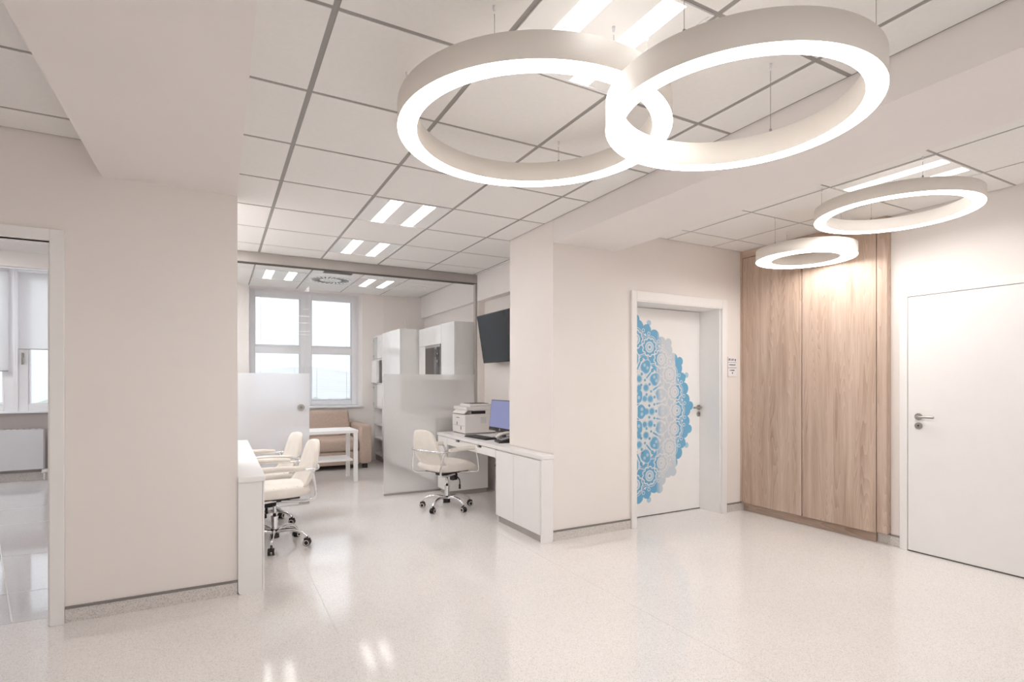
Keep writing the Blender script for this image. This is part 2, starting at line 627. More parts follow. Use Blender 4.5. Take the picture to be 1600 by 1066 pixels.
wf = sempty('wall_front', 'cream wall behind the viewpoint with windows added for fill light', 'wall')
b = MB()
b.box(-2.62, 4.90, -3.1, -3.0, 0, .90)
b.box(-2.62, 4.90, -3.1, -3.0, 2.45, ZC + .15)
for xa, xb_ in ((-2.62, -2.2), (-.6, -.2), (1.6, 2.0), (3.8, 4.90)):
    b.box(xa, xb_, -3.1, -3.0, .90, 2.45)
b.build('masonry', M['wall'], wf)
for xa, xb_ in ((-2.2, -.6), (-.2, 1.6), (2.0, 3.8)):  # window openings added out of view to bring in frontal daylight
    b = MB()
    b.box(xa, xa + .07, -3.08, -3.02, .9, 2.45); b.box(xb_ - .07, xb_, -3.08, -3.02, .9, 2.45); b.box((xa + xb_) / 2 - .05, (xa + xb_) / 2 + .05, -3.08, -3.02, .97, 2.38)
    b.box(xa + .07, xb_ - .07, -3.08, -3.02, .9, .97); b.box(xa + .07, xb_ - .07, -3.08, -3.02, 2.38, 2.45)
    b.build('window_frame', M['pvc'], wf)
ws = box('wall_side', M['wall'], -2.72, -2.62, -3.1, 4.0, 0, ZC + .15)
struct(ws, 'cream hall side wall far left', 'wall')

# beams
bl = box('ceiling_beam', M['soffit'], -0.575, 0.104, -3.0, YW, BEAM, ZC + .1)
struct(bl, 'plastered beam dropping from the ceiling at the left', 'beam')
br = box('ceiling_beam', M['soffit'], 2.437, 3.10, -3.0, YW, BEAM, ZC + .1)
struct(br, 'plastered beam dropping from the ceiling right of the big rings', 'beam')

# office side walls
wo = sempty('wall_office', 'cream wall of the office behind the wall television', 'wall')
b = MB()
b.box(2.95, 3.30, 4.524, 6.16, 0, ZC + .15)
b.box(3.20, 3.55, 6.16, 9.62, 0, ZB + .1)
b.build('masonry', M['wall'], wo)
box('bulkhead', M['soffit'], 2.85, 2.95, 4.524, 6.16, 2.33, ZC, wo)
box('bulkhead', M['soffit'], 3.14, 3.20, 6.26, 9.22, 2.44, ZB, wo)
box('capping_strip', M['strip'], 2.935, 2.95, 4.60, 5.84, .30, .32, wo)
wol = sempty('wall_office_left', 'cream wall of the office behind the left desk', 'wall')
b = MB()
b.box(-0.45, -0.35, 4.02, 9.62, 0, ZB + .1)
b.build('masonry', M['wall'], wol)

# window wall of the office
ww = sempty('wall_window', 'cream window wall behind the brown sofa', 'wall')
b = MB()
b.box(-0.35, 0.415, 9.22, 9.62, 0, ZB + .1)
b.box(2.125, 3.20, 9.22, 9.62, 0, ZB + .1)
b.box(0.415, 2.125, 9.22, 9.62, 0, 0.90)
b.box(0.415, 2.125, 9.22, 9.62, ZB + .006, ZB + .1)
b.box(2.87, 3.20, 9.14, 9.22, 0, ZB)
b.build('masonry', M['wall'], ww)

# left room shell
wx = sempty('wall_room', 'pale walls of the room seen through the left doorway', 'wall')
b = MB()
b.box(-6.1, -6.0, 3.9, 9.62, 0, 3.1)
b.box(-0.60, -0.45, 4.02, 9.62, 0, 3.1)
b.box(-6.0, -0.60, 9.30, 9.44, 2.83, 3.1)
b.box(-6.0, -2.62, 3.9, 4.02, 0, 3.1)
b.box(-2.62, -0.45, 3.9, 4.02, ZC + .15, 3.1)
b.build('masonry', M['wall'], wx)
b = MB()
b.box(-6.0, -0.60, 9.44, 9.62, 0, 0.90)
b.build('parapet', M['lowwall'], wx)
box('skirting', M['skirt'], -6.0, -0.6, 9.425, 9.44, 0.001, 0.11, wx)
b = MB()
b.box(-6.0, -0.45, 3.9, 9.62, 3.04, 3.14)
cx = b.build('ceiling', M['grid'])
struct(cx, 'tiled ceiling of the room behind the left doorway', 'ceiling')
for i in range(9):
    for j in range(9):
        box('ceiling_tile', M['tile'], -6 + i * .61 + .01, -6 + (i + 1) * .61 - .01, 3.95 + j * .61, 3.95 + (j + 1) * .61 - .015, 3.03, 3.04, cx)

# ------------------------------------------------------------------ ceilings with single tiles
_tile = {}


def tile_mesh(sx, sy):
    k = (round(sx, 3), round(sy, 3))
    if k not in _tile:
        b = MB()
        b.box(0, sx, 0, sy, -0.001, 0.003)
        _tile[k] = b.mesh('ceiling_tile', M['tile'])
    return _tile[k]


def ceiling(xs, ys, z, label, skip=(), gx=0.012, gy=0.011, edge=0.012):
    b = MB()
    b.box(xs[0], xs[-1], ys[0], ys[-1], z + .002, z + .09)
    c = b.build('ceiling', M['grid'])
    struct(c, label, 'ceiling')
    for i in range(len(xs) - 1):
        for j in range(len(ys) - 1):
            if (i, j) in skip: continue
            a0 = xs[i] + (edge if i == 0 else gx); a1 = xs[i + 1] - (edge if i == len(xs) - 2 else gx)
            b0 = ys[j] + (edge if j == 0 else gy); b1 = ys[j + 1] - (edge if j == len(ys) - 2 else gy)
            link('ceiling_tile', tile_mesh(a1 - a0, b1 - b0), c, (a0, b0, z))
    return c



YR = [3.264 + .63 * k for k in range(-9, 3)]            # -2.406 ... 4.524
yA = [-3.0] + YR
xs_mid = [0.106, 0.370, 0.985, 1.600, 2.187, 2.437]
iy = lambda y, L: min(range(len(L)), key=lambda i: abs(L[i] - y))
mid_lights = [(0.985, 1.600, y, y + .63) for y in (-2.406, -1.146 , 1.374, 3.894)]
ceiling(xs_mid, yA, ZC, 'suspended tile ceiling over the hall centre', skip=[(2, iy(l[2], yA)) for l in mid_lights])
yB = [4.524, 5.154, 5.784, 6.16]
ceiling([-0.35, 0.370, 0.985, 1.600, 2.187, 2.80, 2.85], yB, ZC, 'suspended tile ceiling over the reception desks', skip=[(2, 1)])
xr = [3.10, 3.70, 4.305, 4.78]
yR = [-3.0, -2.15, -1.52, -.90, -.28, .35, .98, 1.60, 2.225, 2.85, 3.475, YW]
right_lights = [(3.70, 4.305, 1.60, 2.225), (3.70, 4.305, -.90, -.28)]
ceiling(xr, yR, ZC, 'suspended tile ceiling in front of the wooden wardrobe', skip=[(1, iy(l[2], yR)) for l in right_lights], gx=.009, gy=.008)
xl = [-2.62, -2.44, -1.82, -1.20, -0.575]
yL = [-3.0, -2.8, -2.17, -1.54, -.91, -.28, .35, .98, 1.61, 2.24, 2.87, 3.50, YW]
left_lights = [(-1.82, -1.20, .98, 1.61)]
ceiling(xl, yL, ZC, 'suspended tile ceiling at the left before the doorway', skip=[(2, iy(.98, yL))])
xb = [-0.35, 0.41, 1.095, 1.776, 2.43, 3.11, 3.20]
yb = [6.26, 6.42, 7.12, 7.82, 8.52, 9.22]
back_lights = [(0.41, 1.095, 7.82, 8.52), (1.776, 2.43, 7.82, 8.52)]
ceiling(xb, yb, ZB, 'suspended tile ceiling of the office beyond the glass', skip=[(1, 3), (3, 3), (2, 3), (2, 2)], gx=.010, gy=.007)
box('reveal_ceiling', M['wall'], 0.415, 2.125, 9.22, 9.60, ZB - .002, ZB + .004, ww)


# ------------------------------------------------------------------ ceiling luminaires
def luminaire(t, z, label, m='lit'):
    x0, x1, y0, y1 = t
    L = thing('ceiling_light', label, 'ceiling light', ((x0 + x1) / 2, (y0 + y1) / 2, z - .004), group='twin strip ceiling lights')
    hx, hy = (x1 - x0) / 2 - .011, (y1 - y0) / 2 - .007
    b = MB()
    b.box(-hx, hx, -hy, -hy + .012, -.001, .009); b.box(-hx, hx, hy - .012, hy, -.001, .009)
    b.box(-hx, -hx + .012, -hy + .012, hy - .012, -.001, .009); b.box(hx - .012, hx, -hy + .012, hy - .012, -.001, .009)
    b.box(-hx + .012, hx - .012, -hy + .012, hy - .012, .004, .010)
    b.build('frame', M['panel'], L)
    k = (x1 - x0) / .615
    for s in (-1, 1):
        c = s * .127 * k
        b = MB(); b.box(c - .048 * k, c + .048 * k, -hy + .012, hy - .012, .0030, .0042)
        b.build('light_strip', M[m], L)
    return L


luminaire(mid_lights[2], ZC, 'large twin strip light nearest the camera, above the two big ring lamps', 'lit3')
luminaire(mid_lights[3], ZC, 'twin strip light in the tile ceiling right behind the left big ring lamp')
luminaire((0.985, 1.600, 5.154, 5.784), ZC, 'small twin strip light just before the aluminium glass rail', 'lit3')
luminaire(back_lights[0], ZB, 'twin strip light beyond the glass, left of the round air outlet', 'lit3')
luminaire(back_lights[1], ZB, 'twin strip light beyond the glass, right of the round air outlet', 'lit3')
luminaire(right_lights[0], ZC, 'twin strip light directly above the middle ring lamp on the right', 'lit3')
for l, w_ in ((mid_lights[0], 'unseen fill light added behind the viewpoint, farthest back by the windows'), (mid_lights[1], 'unseen fill light added just behind the viewpoint'),
              (right_lights[1], 'unseen fill light added beyond the right picture edge over the plain door'), (left_lights[0], 'unseen fill light added beyond the left picture edge')):
    luminaire(l, ZC, w_)  # extra lights added out of view to brighten the hall
# room left: unseen lights added to brighten it
for (x, y, w_) in ((-3.2, 6.0, 'nearer'), (-3.2, 8.2, 'farther')):
    luminaire((x - .3, x + .3, y, y + .6), 3.020, w_ + ' unseen fill light added in the room behind the left doorway', 'lit_fill')

for (x, y, w_) in ((-4.4, 6.0, 'nearer'), (-4.4, 8.2, 'farther')):
    luminaire((x - .3, x + .3, y, y + .6), 3.020, w_ + ' unseen fill light added as an outer row in the room behind the left doorway', 'lit_fill')  # second hidden row, added for more light in that room
for (y, z, w_) in ((4.60, ZC - .006, 'over the near end of the left desk'), (5.35, ZC - .006, 'over the far end of the left desk'),
                   (6.75, ZB - .006, 'beyond the glass, behind the left wall'), (7.75, ZB - .006, 'beyond the glass near the windows, behind the left wall')):
    luminaire((-.33, .08, y, y + .62), z, 'added unseen fill light ' + w_, 'lit_fill')  # added where the left wall hides them, to brighten the office
# swirl air outlet + grille
v = thing('air_outlet', 'square white air outlet with a ring of black swirl slots', 'air vent', (1.4355, 8.17, ZB))
b = MB(); b.box(-.33, .33, -.343, .343, -.004, .004); b.build('plate', M['panel'], v)
b = MB(); b.ring(.10, .285, -.010, -.004, 48); b.build('swirl_disc', M['white'], v)
for i in range(24):
    a = 2 * PI * i / 24
    b = MB()
    b.box(.15, .262, -.010, .010, -.0125, -.0101, rot=Matrix.Rotation(.35, 3, 'Z'))
    me = b.mesh('slot', M['black']) if i == 0 else bpy.data.meshes['slot']
    if i: b.b.free()
    link('slot', me, v, rot=(0, 0, a))
g = thing('return_grille', 'square ceiling grille with grey centre beside the aluminium rail', 'air vent', (1.4355, 7.47, ZB))
b = MB(); b.box(-.33, .33, -.343, -.22, -.006, .004); b.box(-.33, .33, .22, .343, -.006, .004)
b.box(-.33, -.19, -.22, .22, -.006, .004); b.box(.19, .33, -.22, .22, -.006, .004)
b.build('frame', M['panel'], g)
b = MB()
b.box(-.19, .19, -.22, .22, .002, .004)
for i in range(14):
    y = -.21 + i * .031
    b.box(-.19, .19, y, y + .012, -.004, .002)
b.build('louvres', M['strip'], g)
for k, (x, y) in enumerate(((2.785, 8.17), (2.77, 7.47))):
    d = thing('ceiling_speaker', ('flat round ceiling speaker nearer the window wall', 'flat round ceiling speaker nearer the aluminium rail')[k], 'speaker', (x, y, ZB))
    b = MB(); b.ring(.085, .11, -.012, 0, 40); b.build('rim', M['white'], d)
    b = MB(); b.cyl((0, 0, -.006), (0, 0, 0), .085, n=40); b.build('mesh_cover', M['soffit'], d)


# ------------------------------------------------------------------ ring lamps
def ring_lamp(label, cx, cy, zb, R, wdt, h, wires, tilt=0):
    t = thing('ring_lamp', label, 'pendant lamp', (cx, cy, zb), group='round pendant ring lamps')
    b = MB(); b.ring(R - wdt, R, 0.003, h, 128, 'oit'); b.build('housing', M['ringhouse'], t)
    b = MB(); b.ring(R - wdt + .002, R - .002, 0.0, 0.004, 128); b.build('diffuser', M['ringlit'], t)
    for a in wires:
        a = math.radians(a)
        x, y = (R - wdt / 2) * math.cos(a), (R - wdt / 2) * math.sin(a)
        b = MB(); b.cyl((x, y, h + .02), (x, y, ZC - zb - .03), .0012, n=6); b.build('wire', M['steel'], t)
        b = MB(); b.cyl((x, y, h - .002), (x, y, h + .022), .005, n=10); b.build('wire_grip', M['steel'], t)
        b = MB(); b.cyl((x, y, ZC - zb - .022), (x, y, ZC - zb), .004, .006, n=12); b.build('ceiling_clip', M['pvc'], t)
    return t


K = lambda c, k: (c[0] * k, c[1] * k)
z1, z2, z3, z4 = 2.430, 2.262, 2.44, 2.34
c = K((1.125, 1.887), 1.125); r1 = ring_lamp('big ring lamp hanging left, partly behind the nearer ring', c[0], c[1], z1, .541 * 1.125, .073 * 1.125, .104, (45, 165, 290, 225))
a = math.atan2(2.534 * 1.0 - c[1], 1.661 - c[0])
c = K((1.717, 1.397), .955); ring_lamp('big ring lamp nearest the camera, overlapping the left ring', c[0], c[1], z2, .481 * .955, .064 * .955, .10, (20, 140, 200, 290))
c = K((3.559, 1.755), 1.12); ring_lamp('middle sized ring lamp hanging at the right before the plain wall', c[0], c[1], z3, .419 * 1.12, .064 * 1.12, .085, (135, 225, 45, 315))
c = K((4.208, 2.737), 1.02); ring_lamp('smallest ring lamp hanging before the wooden wardrobe', c[0], c[1], z4, .367 * 1.02, .118 * 1.02, .093, (170, 265, 60, 350))

# ------------------------------------------------------------------ glass partition
gp = sempty('glass_partition', 'glass partition with satin lower panels under an aluminium rail', 'partition')
box('rail', M['alu'], 0.0, 2.95, 6.165, 6.26, 2.555, 2.66, gp, .004)
box('rail_lip', M['gap'], 0.0, 2.95, 6.170, 6.255, 2.549, 2.556, gp)
box('lintel', M['wall'], -0.35, 3.20, 6.17, 6.26, 2.66, ZB + .1, gp)
box('wall_post', M['alu'], 2.835, 2.86, 6.18, 6.24, .0, 2.55, gp, .002)
box('wall_fillet', M['wall'], 2.86, 3.20, 6.16, 6.26, 0, 2.66, gp)
box('wall_fillet', M['wall'], -0.35, -.10, 6.16, 6.26, 0, 2.66, gp)
# glass panes: left leaf, right panel (upper clear, lower satin)
sd = thing('glass_door', 'sliding glass door leaf with a satin lower half and round finger pull', 'glass door', (0, 0, 0))
box('clear_pane', M['glass'], -.10, 0.868, 6.196, 6.204, 1.412, 2.55, sd)
box('satin_pane', M['frost_l'], -.10, 0.868, 6.196, 6.204, 0.030, 1.412, sd)
box('bottom_rail', M['desk'], -.10, 0.868, 6.188, 6.212, 0.004, 0.030, sd, .002)
box('bottom_rail_clip', M['steel'], .76, .868, 6.184, 6.188, 0.012, 0.032, sd)
b = MB(); b.cyl((.782, 6.180, 1.045), (.782, 6.220, 1.045), .036, n=32)
o = b.build('finger_pull', M['steel'], sd); auto_smooth(o)
b = MB(); b.cyl((.782, 6.177, 1.045), (.782, 6.181, 1.045), .016, n=24)
o = b.build('pull_dimple', M['strip'], o)
box('clear_pane', M['glass'], 1.683, 2.835, 6.206, 6.214, 1.412, 2.55, gp)
box('satin_pane', M['frost_r'], 1.683, 2.835, 6.206, 6.214, 0.022, 1.412, gp)
box('bottom_rail', M['alu'], 1.683, 2.835, 6.196, 6.224, 0.0, 0.022, gp, .002)


# ------------------------------------------------------------------ windows
def window(name, label, x0, x1, z0, z1, zt, y, parent_tag='window', fx=.08, post=True):
    """frame with an upper and a lower pane divided by a transom at zt"""
    o = sempty(name, label, 'window')
    f = MB()
    d0, d1 = y, y + .07
    f.box(x0, x0 + fx, d0, d1, z0, z1, .004, 1); f.box(x1 - fx, x1, d0, d1, z0, z1, .004, 1)
    f.box(x0 + fx, x1 - fx, d0, d1, z0, z0 + fx, .004, 1); f.box(x0 + fx, x1 - fx, d0, d1, z1 - fx, z1, .004, 1)
    f.build('window_frame', M['pvc'], o)
    t = MB(); t.box(x0 + fx, x1 - fx, d0 + .002, d1, zt - .055, zt + .055, .004, 1); t.build('transom', M['pvc'], o)
    for (a, b_) in ((z0 + fx, zt - .055), (zt + .055, z1 - fx)):
        s = MB()
        g = .016
        s.box(x0 + fx, x0 + fx + g, d0 + .015, d1, a, b_); s.box(x1 - fx - g, x1 - fx, d0 + .015, d1, a, b_)
        s.box(x0 + fx + g, x1 - fx - g, d0 + .015, d1, a, a + g); s.box(x0 + fx + g, x1 - fx - g, d0 + .015, d1, b_ - g, b_)
        s.build('glazing_bead', M['pvc'], o)
        p = MB(); p.box(x0 + fx, x1 - fx, d0 + .045, d0 + .052, a, b_); p.build('pane', M['glass'], o)
    return o


YF = 9.47
w1 = window('window_1', 'left white window of the office, its blind tilted open', 0.425, 1.262, 0.93, 2.775, 1.852, YF)
w2 = window('window_2', 'right white window of the office, its blind tilted open', 1.274, 2.09, 0.93, 2.775, 1.852, YF)
box('sill', M['pvc'], 0.40, 2.15, 9.17, 9.47, 0.895, 0.925, w2, .004)
box('mullion_cover', M['pvc'], 1.25, 1.286, YF - .01, YF + .06, .925, 2.79, w1, .003)
box('frame_fillet', M['pvc'], .405, .425, YF, YF + .08, .90, 2.82, w1)
box('frame_fillet', M['pvc'], 2.09, 2.135, YF + .01, YF + .08, .90, 2.82, w2)
box('head_fillet', M['pvc'], .425, 2.09, YF + .01, YF + .08, 2.775, 2.82, w1)
box('foot_fillet', M['pvc'], .425, 2.09, YF + .01, YF + .08, .90, .93, w1)
for x in (1.225, 1.31):
    h = MB(); h.box(x - .012, x + .012, YF - .012, YF, 1.50, 1.57, .003); h.box(x - .009, x + .009, YF - .035, YF - .012, 1.44, 1.56, .004)
    h.build('window_handle', M['pvc'], w1 if x < 1.26 else w2)


def venetian(label, x0, x1, z0, z1, tilt):
    t = thing('venetian_blind', label, 'blind', ((x0 + x1) / 2, YF - .006, z1), group='white venetian blinds of the office windows')
    wd = (x1 - x0) / 2
    b = MB(); b.box(-wd, wd, -.012, .012, -.02, 0, .002, 1); b.build('headrail', M['pvc'], t)
    b = MB()
    z = -.035
    c_, s_ = math.cos(tilt) * .008, math.sin(tilt) * .008
    while z > (z0 - z1) + .02:
        b._add([(-wd, -c_, z - s_), (wd, -c_, z - s_), (wd, 0, z + .001), (-wd, 0, z + .001), (-wd, c_, z + s_), (wd, c_, z + s_)], [(0, 1, 2, 3), (3, 2, 5, 4)], True)
        z -= .0185
    o = b.build('slats', M['slat'], t); o['kind'] = 'stuff'
    b = MB(); b.box(-wd, wd, -.010, .010, z0 - z1, z0 - z1 + .014, .002, 1); b.build('bottom_rail', M['pvc'], t)
    for s in (-.74, .74):
        b = MB(); b.cyl((s * wd, -.010, -.01), (s * wd, -.010, z0 - z1 + .01), .0022, n=6); b.build('ladder_cord', M['radiator'], t)
    return t


venetian('upper blind of the left office window', .507, 1.182, 1.90, 2.70, .30)
venetian('lower blind of the left office window, half behind the satin door', .507, 1.182, 1.02, 1.80, .30)
venetian('upper blind of the right office window', 1.356, 2.008, 1.90, 2.70, .30)
venetian('lower blind of the right office window above the brown sofa', 1.356, 2.008, 1.02, 1.80, .30)

# left room windows
YF2 = 9.46
def sash(name, label, x0, x1):
    o = sempty(name, label, 'window')
    f = MB()
    f.box(x0, x0 + .11, YF2, YF2 + .08, .925, 2.83, .004, 1); f.box(x1 - .11, x1, YF2, YF2 + .08, .925, 2.83, .004, 1)
    f.box(x0 + .11, x1 - .11, YF2, YF2 + .08, .925, 1.02, .004, 1); f.box(x0 + .11, x1 - .11, YF2, YF2 + .08, 2.72, 2.83, .004, 1)
    f.build('window_frame', M['pvc'], o)
    b = MB()
    for a, c in ((x0 + .11, x0 + .128), (x1 - .128, x1 - .11)):
        b.box(a, c, YF2 + .012, YF2 + .07, 1.02, 2.72)
    b.box(x0 + .128, x1 - .128, YF2 + .012, YF2 + .07, 1.02, 1.036)
    b.build('glazing_bead', M['pvc'], o)
    p = MB(); p.box(x0 + .11, x1 - .11, YF2 + .045, YF2 + .052, 1.02, 2.72); p.build('pane', M['glass'], o)
    return o
a1 = sash('window_3', 'left window of the room behind the doorway, cut by the picture edge', -3.35, -2.375)
a2 = sash('window_4', 'right window of the room behind the doorway, above the radiator', -2.345, -1.35)
sash('window_5', 'hidden window further right in the room behind the doorway', -1.32, -.62)
box('mullion_cover', M['pvc'], -2.385, -2.335, YF2 - .012, YF2 + .06, .925, 2.83, a2, .004)
box('sill', M['pvc'], -4.2, -.6, 9.40, 9.50, .905, .930, a2, .004)
b = MB(); b.box(-2.306, -2.280, YF2 - .012, YF2, 1.64, 1.71, .003); b.box(-2.302, -2.284, YF2 - .04, YF2 - .012, 1.55, 1.70, .005)
b.build('window_handle', M['steel'], a2)
box('wall_fill', M['wall'], -6.0, -3.35, 9.44, 9.6, .9, 2.9, wx)
box('wall_fill', M['wall'], -1.35, -1.32, 9.44, 9.6, .9, 2.9, wx)


def roller(label, x0, x1, z0):
    t = thing('roller_blind', label, 'blind', ((x0 + x1) / 2, 9.425, 0))
    wd = (x1 - x0) / 2
    b = MB(); b.cyl((-wd, 0, 2.80), (wd, 0, 2.80), .024, n=16); b.build('roller', M['pvc'], t)
    b = MB(); b.box(-wd, wd, .0, .0012, z0, 2.80); b.build('fabric', M['roller'], t)
    b = MB(); b.box(-wd, wd, -.004, .006, z0 - .012, z0, .002, 1); b.build('bottom_bar', M['steel'], t)
    return t
roller('pale roller blind pulled lower, at the left edge of the doorway view', -3.2, -2.43, 1.47)
roller('pale roller blind pulled halfway, above the hazy landscape', -2.33, -1.45, 1.765)
roller('roller blind on the hidden window behind the doorway wall', -1.25, -.66, 1.765)
b = MB(); b.tube([(-2.36, 9.41, 2.80), (-2.355, 9.41, 1.30), (-2.345, 9.41, 1.27), (-2.335, 9.41, 1.30), (-2.34, 9.41, 2.80)], .003, 6)
tag(b.build('blind_chain', M['pvc']), 'white pull chain hanging between the two roller blinds', 'chain')

rd = thing('radiator', 'flat grey panel radiator under the window behind the doorway', 'radiator', (-3.0, 9.36, 0))
b = MB(); b.box(-1.0, .955, -.05, .04, .16, .69, .006, 2); b.build('panel', M['radiator'], rd)
b = MB(); b.cyl((.93, -.01, .13), (.99, -.01, .13), .028, n=16); b.cyl((.95, .0, .0), (.95, 0, .16), .009, n=10); b.build('valve', M['white'], rd)
b = MB()
for i in range(30): b.box(-.97 + i * .064, -.94 + i * .064, -.03, .03, .692, .697)
b.build('top_grille', M['radiator'], rd)
box('bracket', M['radiator'], -.9, .80, .04, .08, .3, .34, rd)

# ------------------------------------------------------------------ outside
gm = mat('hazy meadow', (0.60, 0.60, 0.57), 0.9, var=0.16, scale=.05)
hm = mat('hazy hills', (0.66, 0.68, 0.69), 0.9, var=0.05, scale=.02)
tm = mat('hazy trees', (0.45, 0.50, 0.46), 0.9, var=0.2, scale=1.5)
gr = box('ground', gm, -900, 900, -900, 1200, -14.5, -14)
struct(gr, 'hazy meadows far below the windows', 'ground')
b = MB()
n = 80
top = []
for i in range(n + 1):
    x = -700 + i * 18
    top.append((x, 700 + 40 * math.sin(i * .4), 26 + 14 * math.sin(i * .23 + 1) + 7 * math.sin(i * .61)))
vs = []
for x, y, z in top: vs += [(x, y - 260, -14), (x, y, z), (x, y + 200, -14)]
fs = []
for i in range(n): fs += [(3 * i, 3 * i + 3, 3 * i + 4, 3 * i + 1), (3 * i + 1, 3 * i + 4, 3 * i + 5, 3 * i + 2)]
b._add(vs, fs, True)
struct(b.build('hills', hm), 'pale wooded hills on the horizon', 'hills')
b = MB()
for i in range(420):
    d = random.uniform(60, 420); x = -d * random.uniform(-.5, .9); r = random.uniform(2.5, 6)
    if any(abs(x - hx) < 17 and abs(d - hy) < 15 for hx, hy in ((-62, 215), (-48, 200), (-88, 260))): continue
    t = bmesh.new(); bmesh.ops.create_icosphere(t, subdivisions=1, radius=r)
    for v_ in t.verts: v_.co = Vector((v_.co.x * 1.3 + x, v_.co.y + d, v_.co.z * random.uniform(.7, 1) - 13))
    b.merge(t)
o = b.build('distant_trees', tm); tag(o, 'grey green treetops in the haze beyond the windows', 'trees', kind='stuff')
for k, (x, y, sx, sz) in enumerate(((-62, 215, 12, 6), (-48, 200, 7, 4.5), (-88, 260, 9, 5))):
    h = thing('house', ('wide white house among the trees outside the window', 'small white house below the right roller blind', 'distant white house left of the wide one')[k], 'house', (x, y, -13))
    b = MB(); b.box(-sx / 2, sx / 2, -4, 4, 0, sz); b.build('walls', M['white'], h)
    b = MB(); b.prism([(-sx / 2 - .4, sz), (sx / 2 + .4, sz), (0, sz + 2.4)], 'y', -4.3, 4.3); b.build('roof', M['inkgrey'], h)

# ------------------------------------------------------------------ printed door
d1 = sempty('door_2', 'white door with a blue lace mandala print and its deep white lining', 'door')
FX0, FX1 = 3.26, 4.50
IX0, IX1 = 3.322, 4.435
b = MB()
b.box(FX0, IX0, YW - .022, YW, 0, 2.145, .003, 1); b.build('architrave', M['frame'], d1)
b = MB(); b.box(IX1, FX1, YW - .022, YW, 0, 2.145, .003, 1); b.build('architrave', M['frame'], d1)
b = MB(); b.box(IX0, IX1, YW - .022, YW, 2.06, 2.145, .003, 1); b.build('architrave', M['frame'], d1)
b = MB()
b.box(FX0 + .05, IX0 - .004, YW - .016, 4.10, 0, 2.07); b.box(IX1 + .004, 4.49, YW - .016, 4.10, 0, 2.07)
b.box(IX0 - .004, IX1 + .004, YW - .016, 4.10, 2.05, 2.068)
b.build('lining', M['frame'], d1)
b = MB()
b.box(IX1 - .014, IX1 + .004, YW + .005, 4.028, 0, 2.05)
b.box(IX0 - .004, IX0 + .014, YW + .005, 4.028, 0, 2.05)
b.build('rebate', M['doorwhite'], d1)
b = MB(); b.box(IX0, IX1, 4.030, 4.07, .010, 2.045); leaf = b.build('door_leaf', M['doorwhite'], d1)
box('threshold', M['gap'], IX0, IX1, 4.035, 4.06, 0, .009, d1)

# mandala print, flat shapes in layers on the leaf
def band(name, base, pale, mid=None):
    m, n, bs = principled(name)
    tc = n.nodes.new('ShaderNodeTexCoord')
    sp = n.nodes.new('ShaderNodeSeparateXYZ')
    n.links.new(tc.outputs['Object'], sp.inputs[0])
    mr = n.nodes.new('ShaderNodeMapRange')
    mr.inputs['From Min'].default_value = 3.3
    mr.inputs['From Max'].default_value = 4.4
    nz = n.nodes.new('ShaderNodeTexNoise'); nz.inputs['Scale'].default_value = 3.0
    n.links.new(tc.outputs['Object'], nz.inputs['Vector'])
    n.links.new(sp.outputs['X'], mr.inputs['Value'])
    ad = n.nodes.new('ShaderNodeMath'); ad.operation = 'MULTIPLY_ADD'
    n.links.new(nz.outputs['Fac'], ad.inputs[0]); ad.inputs[1].default_value = 0.06
    n.links.new(mr.outputs[0], ad.inputs[2])
    r = n.nodes.new('ShaderNodeValToRGB')
    e = r.color_ramp.elements
    e[0].position = 0.0; e[0].color = (*base, 1)
    e[1].position = 1.0; e[1].color = (*base, 1)
    for p, c in ((.50, base), (.56, pale), (.735, pale), (.745, base)):
        x = e.new(p); x.color = (*c, 1)
    n.links.new(ad.outputs[0], r.inputs['Fac'])
    n.links.new(r.outputs['Color'], bs.inputs['Base Color'])
    bs.inputs['Roughness'].default_value = .4
    return m
MB1 = band('blue print', (0.17, 0.44, 0.67), (0.60, 0.66, 0.72))
MB2 = band('light blue print', (0.44, 0.63, 0.76), (0.68, 0.71, 0.75))
MB3 = band('lace white print', (0.76, 0.78, 0.80), (0.77, 0.77, 0.78))
CX, CZ = 3.36, 1.03
RA = 0.955
p_ = MB()
cnt = [0]
def lay(layer):
    cnt[0] += 1
    return 4.0298 - .0006 * layer - (cnt[0] % 47) * 1.2e-5
def disc(u, v, r, layer, mi, n=20, ru=None, rot=0.0):
    y = lay(layer)
    ru = ru or r
    vs = []
    for i in range(n):
        a = 2 * PI * i / n
        x_, z_ = ru * math.cos(a), r * math.sin(a)
        vs.append((CX + u + x_ * math.cos(rot) - z_ * math.sin(rot), y, CZ + v + x_ * math.sin(rot) + z_ * math.cos(rot)))
    p_.mi = mi
    p_._add(vs, [tuple(range(n))])
def poly(pts, layer, mi):
    y = lay(layer)
    p_.mi = mi
    p_._add([(CX + a, y, CZ + c) for a, c in pts], [tuple(range(len(pts)))])
def arc(r0, a0, a1, wd, layer, mi, amp=0, k=0, n=None):
    n = n or max(4, int((a1 - a0) * 24))
    y = lay(layer)
    p_.mi = mi
    vs = []
    for i in range(n + 1):
        a = a0 + (a1 - a0) * i / n
        r = r0 + amp * math.cos(k * a)
        for q in (r - wd / 2, r + wd / 2): vs.append((CX + q * math.cos(a), y, CZ + q * math.sin(a)))
    p_._add(vs, [(2 * i, 2 * i + 1, 2 * i + 3, 2 * i + 2) for i in range(n)])
pol = lambda r, a: (r * math.cos(a), r * math.sin(a))
H0_, H1_ = -PI / 2 - .25, PI / 2 + .25
def each(n, off=0.0):
    for i in range(n):
        a = 2 * PI * (i + off) / n
        if a > PI: a -= 2 * PI
        if H0_ <= a <= H1_: yield i, a
disc(0, 0, RA * .905, 1, 0, 120)
NR = 24
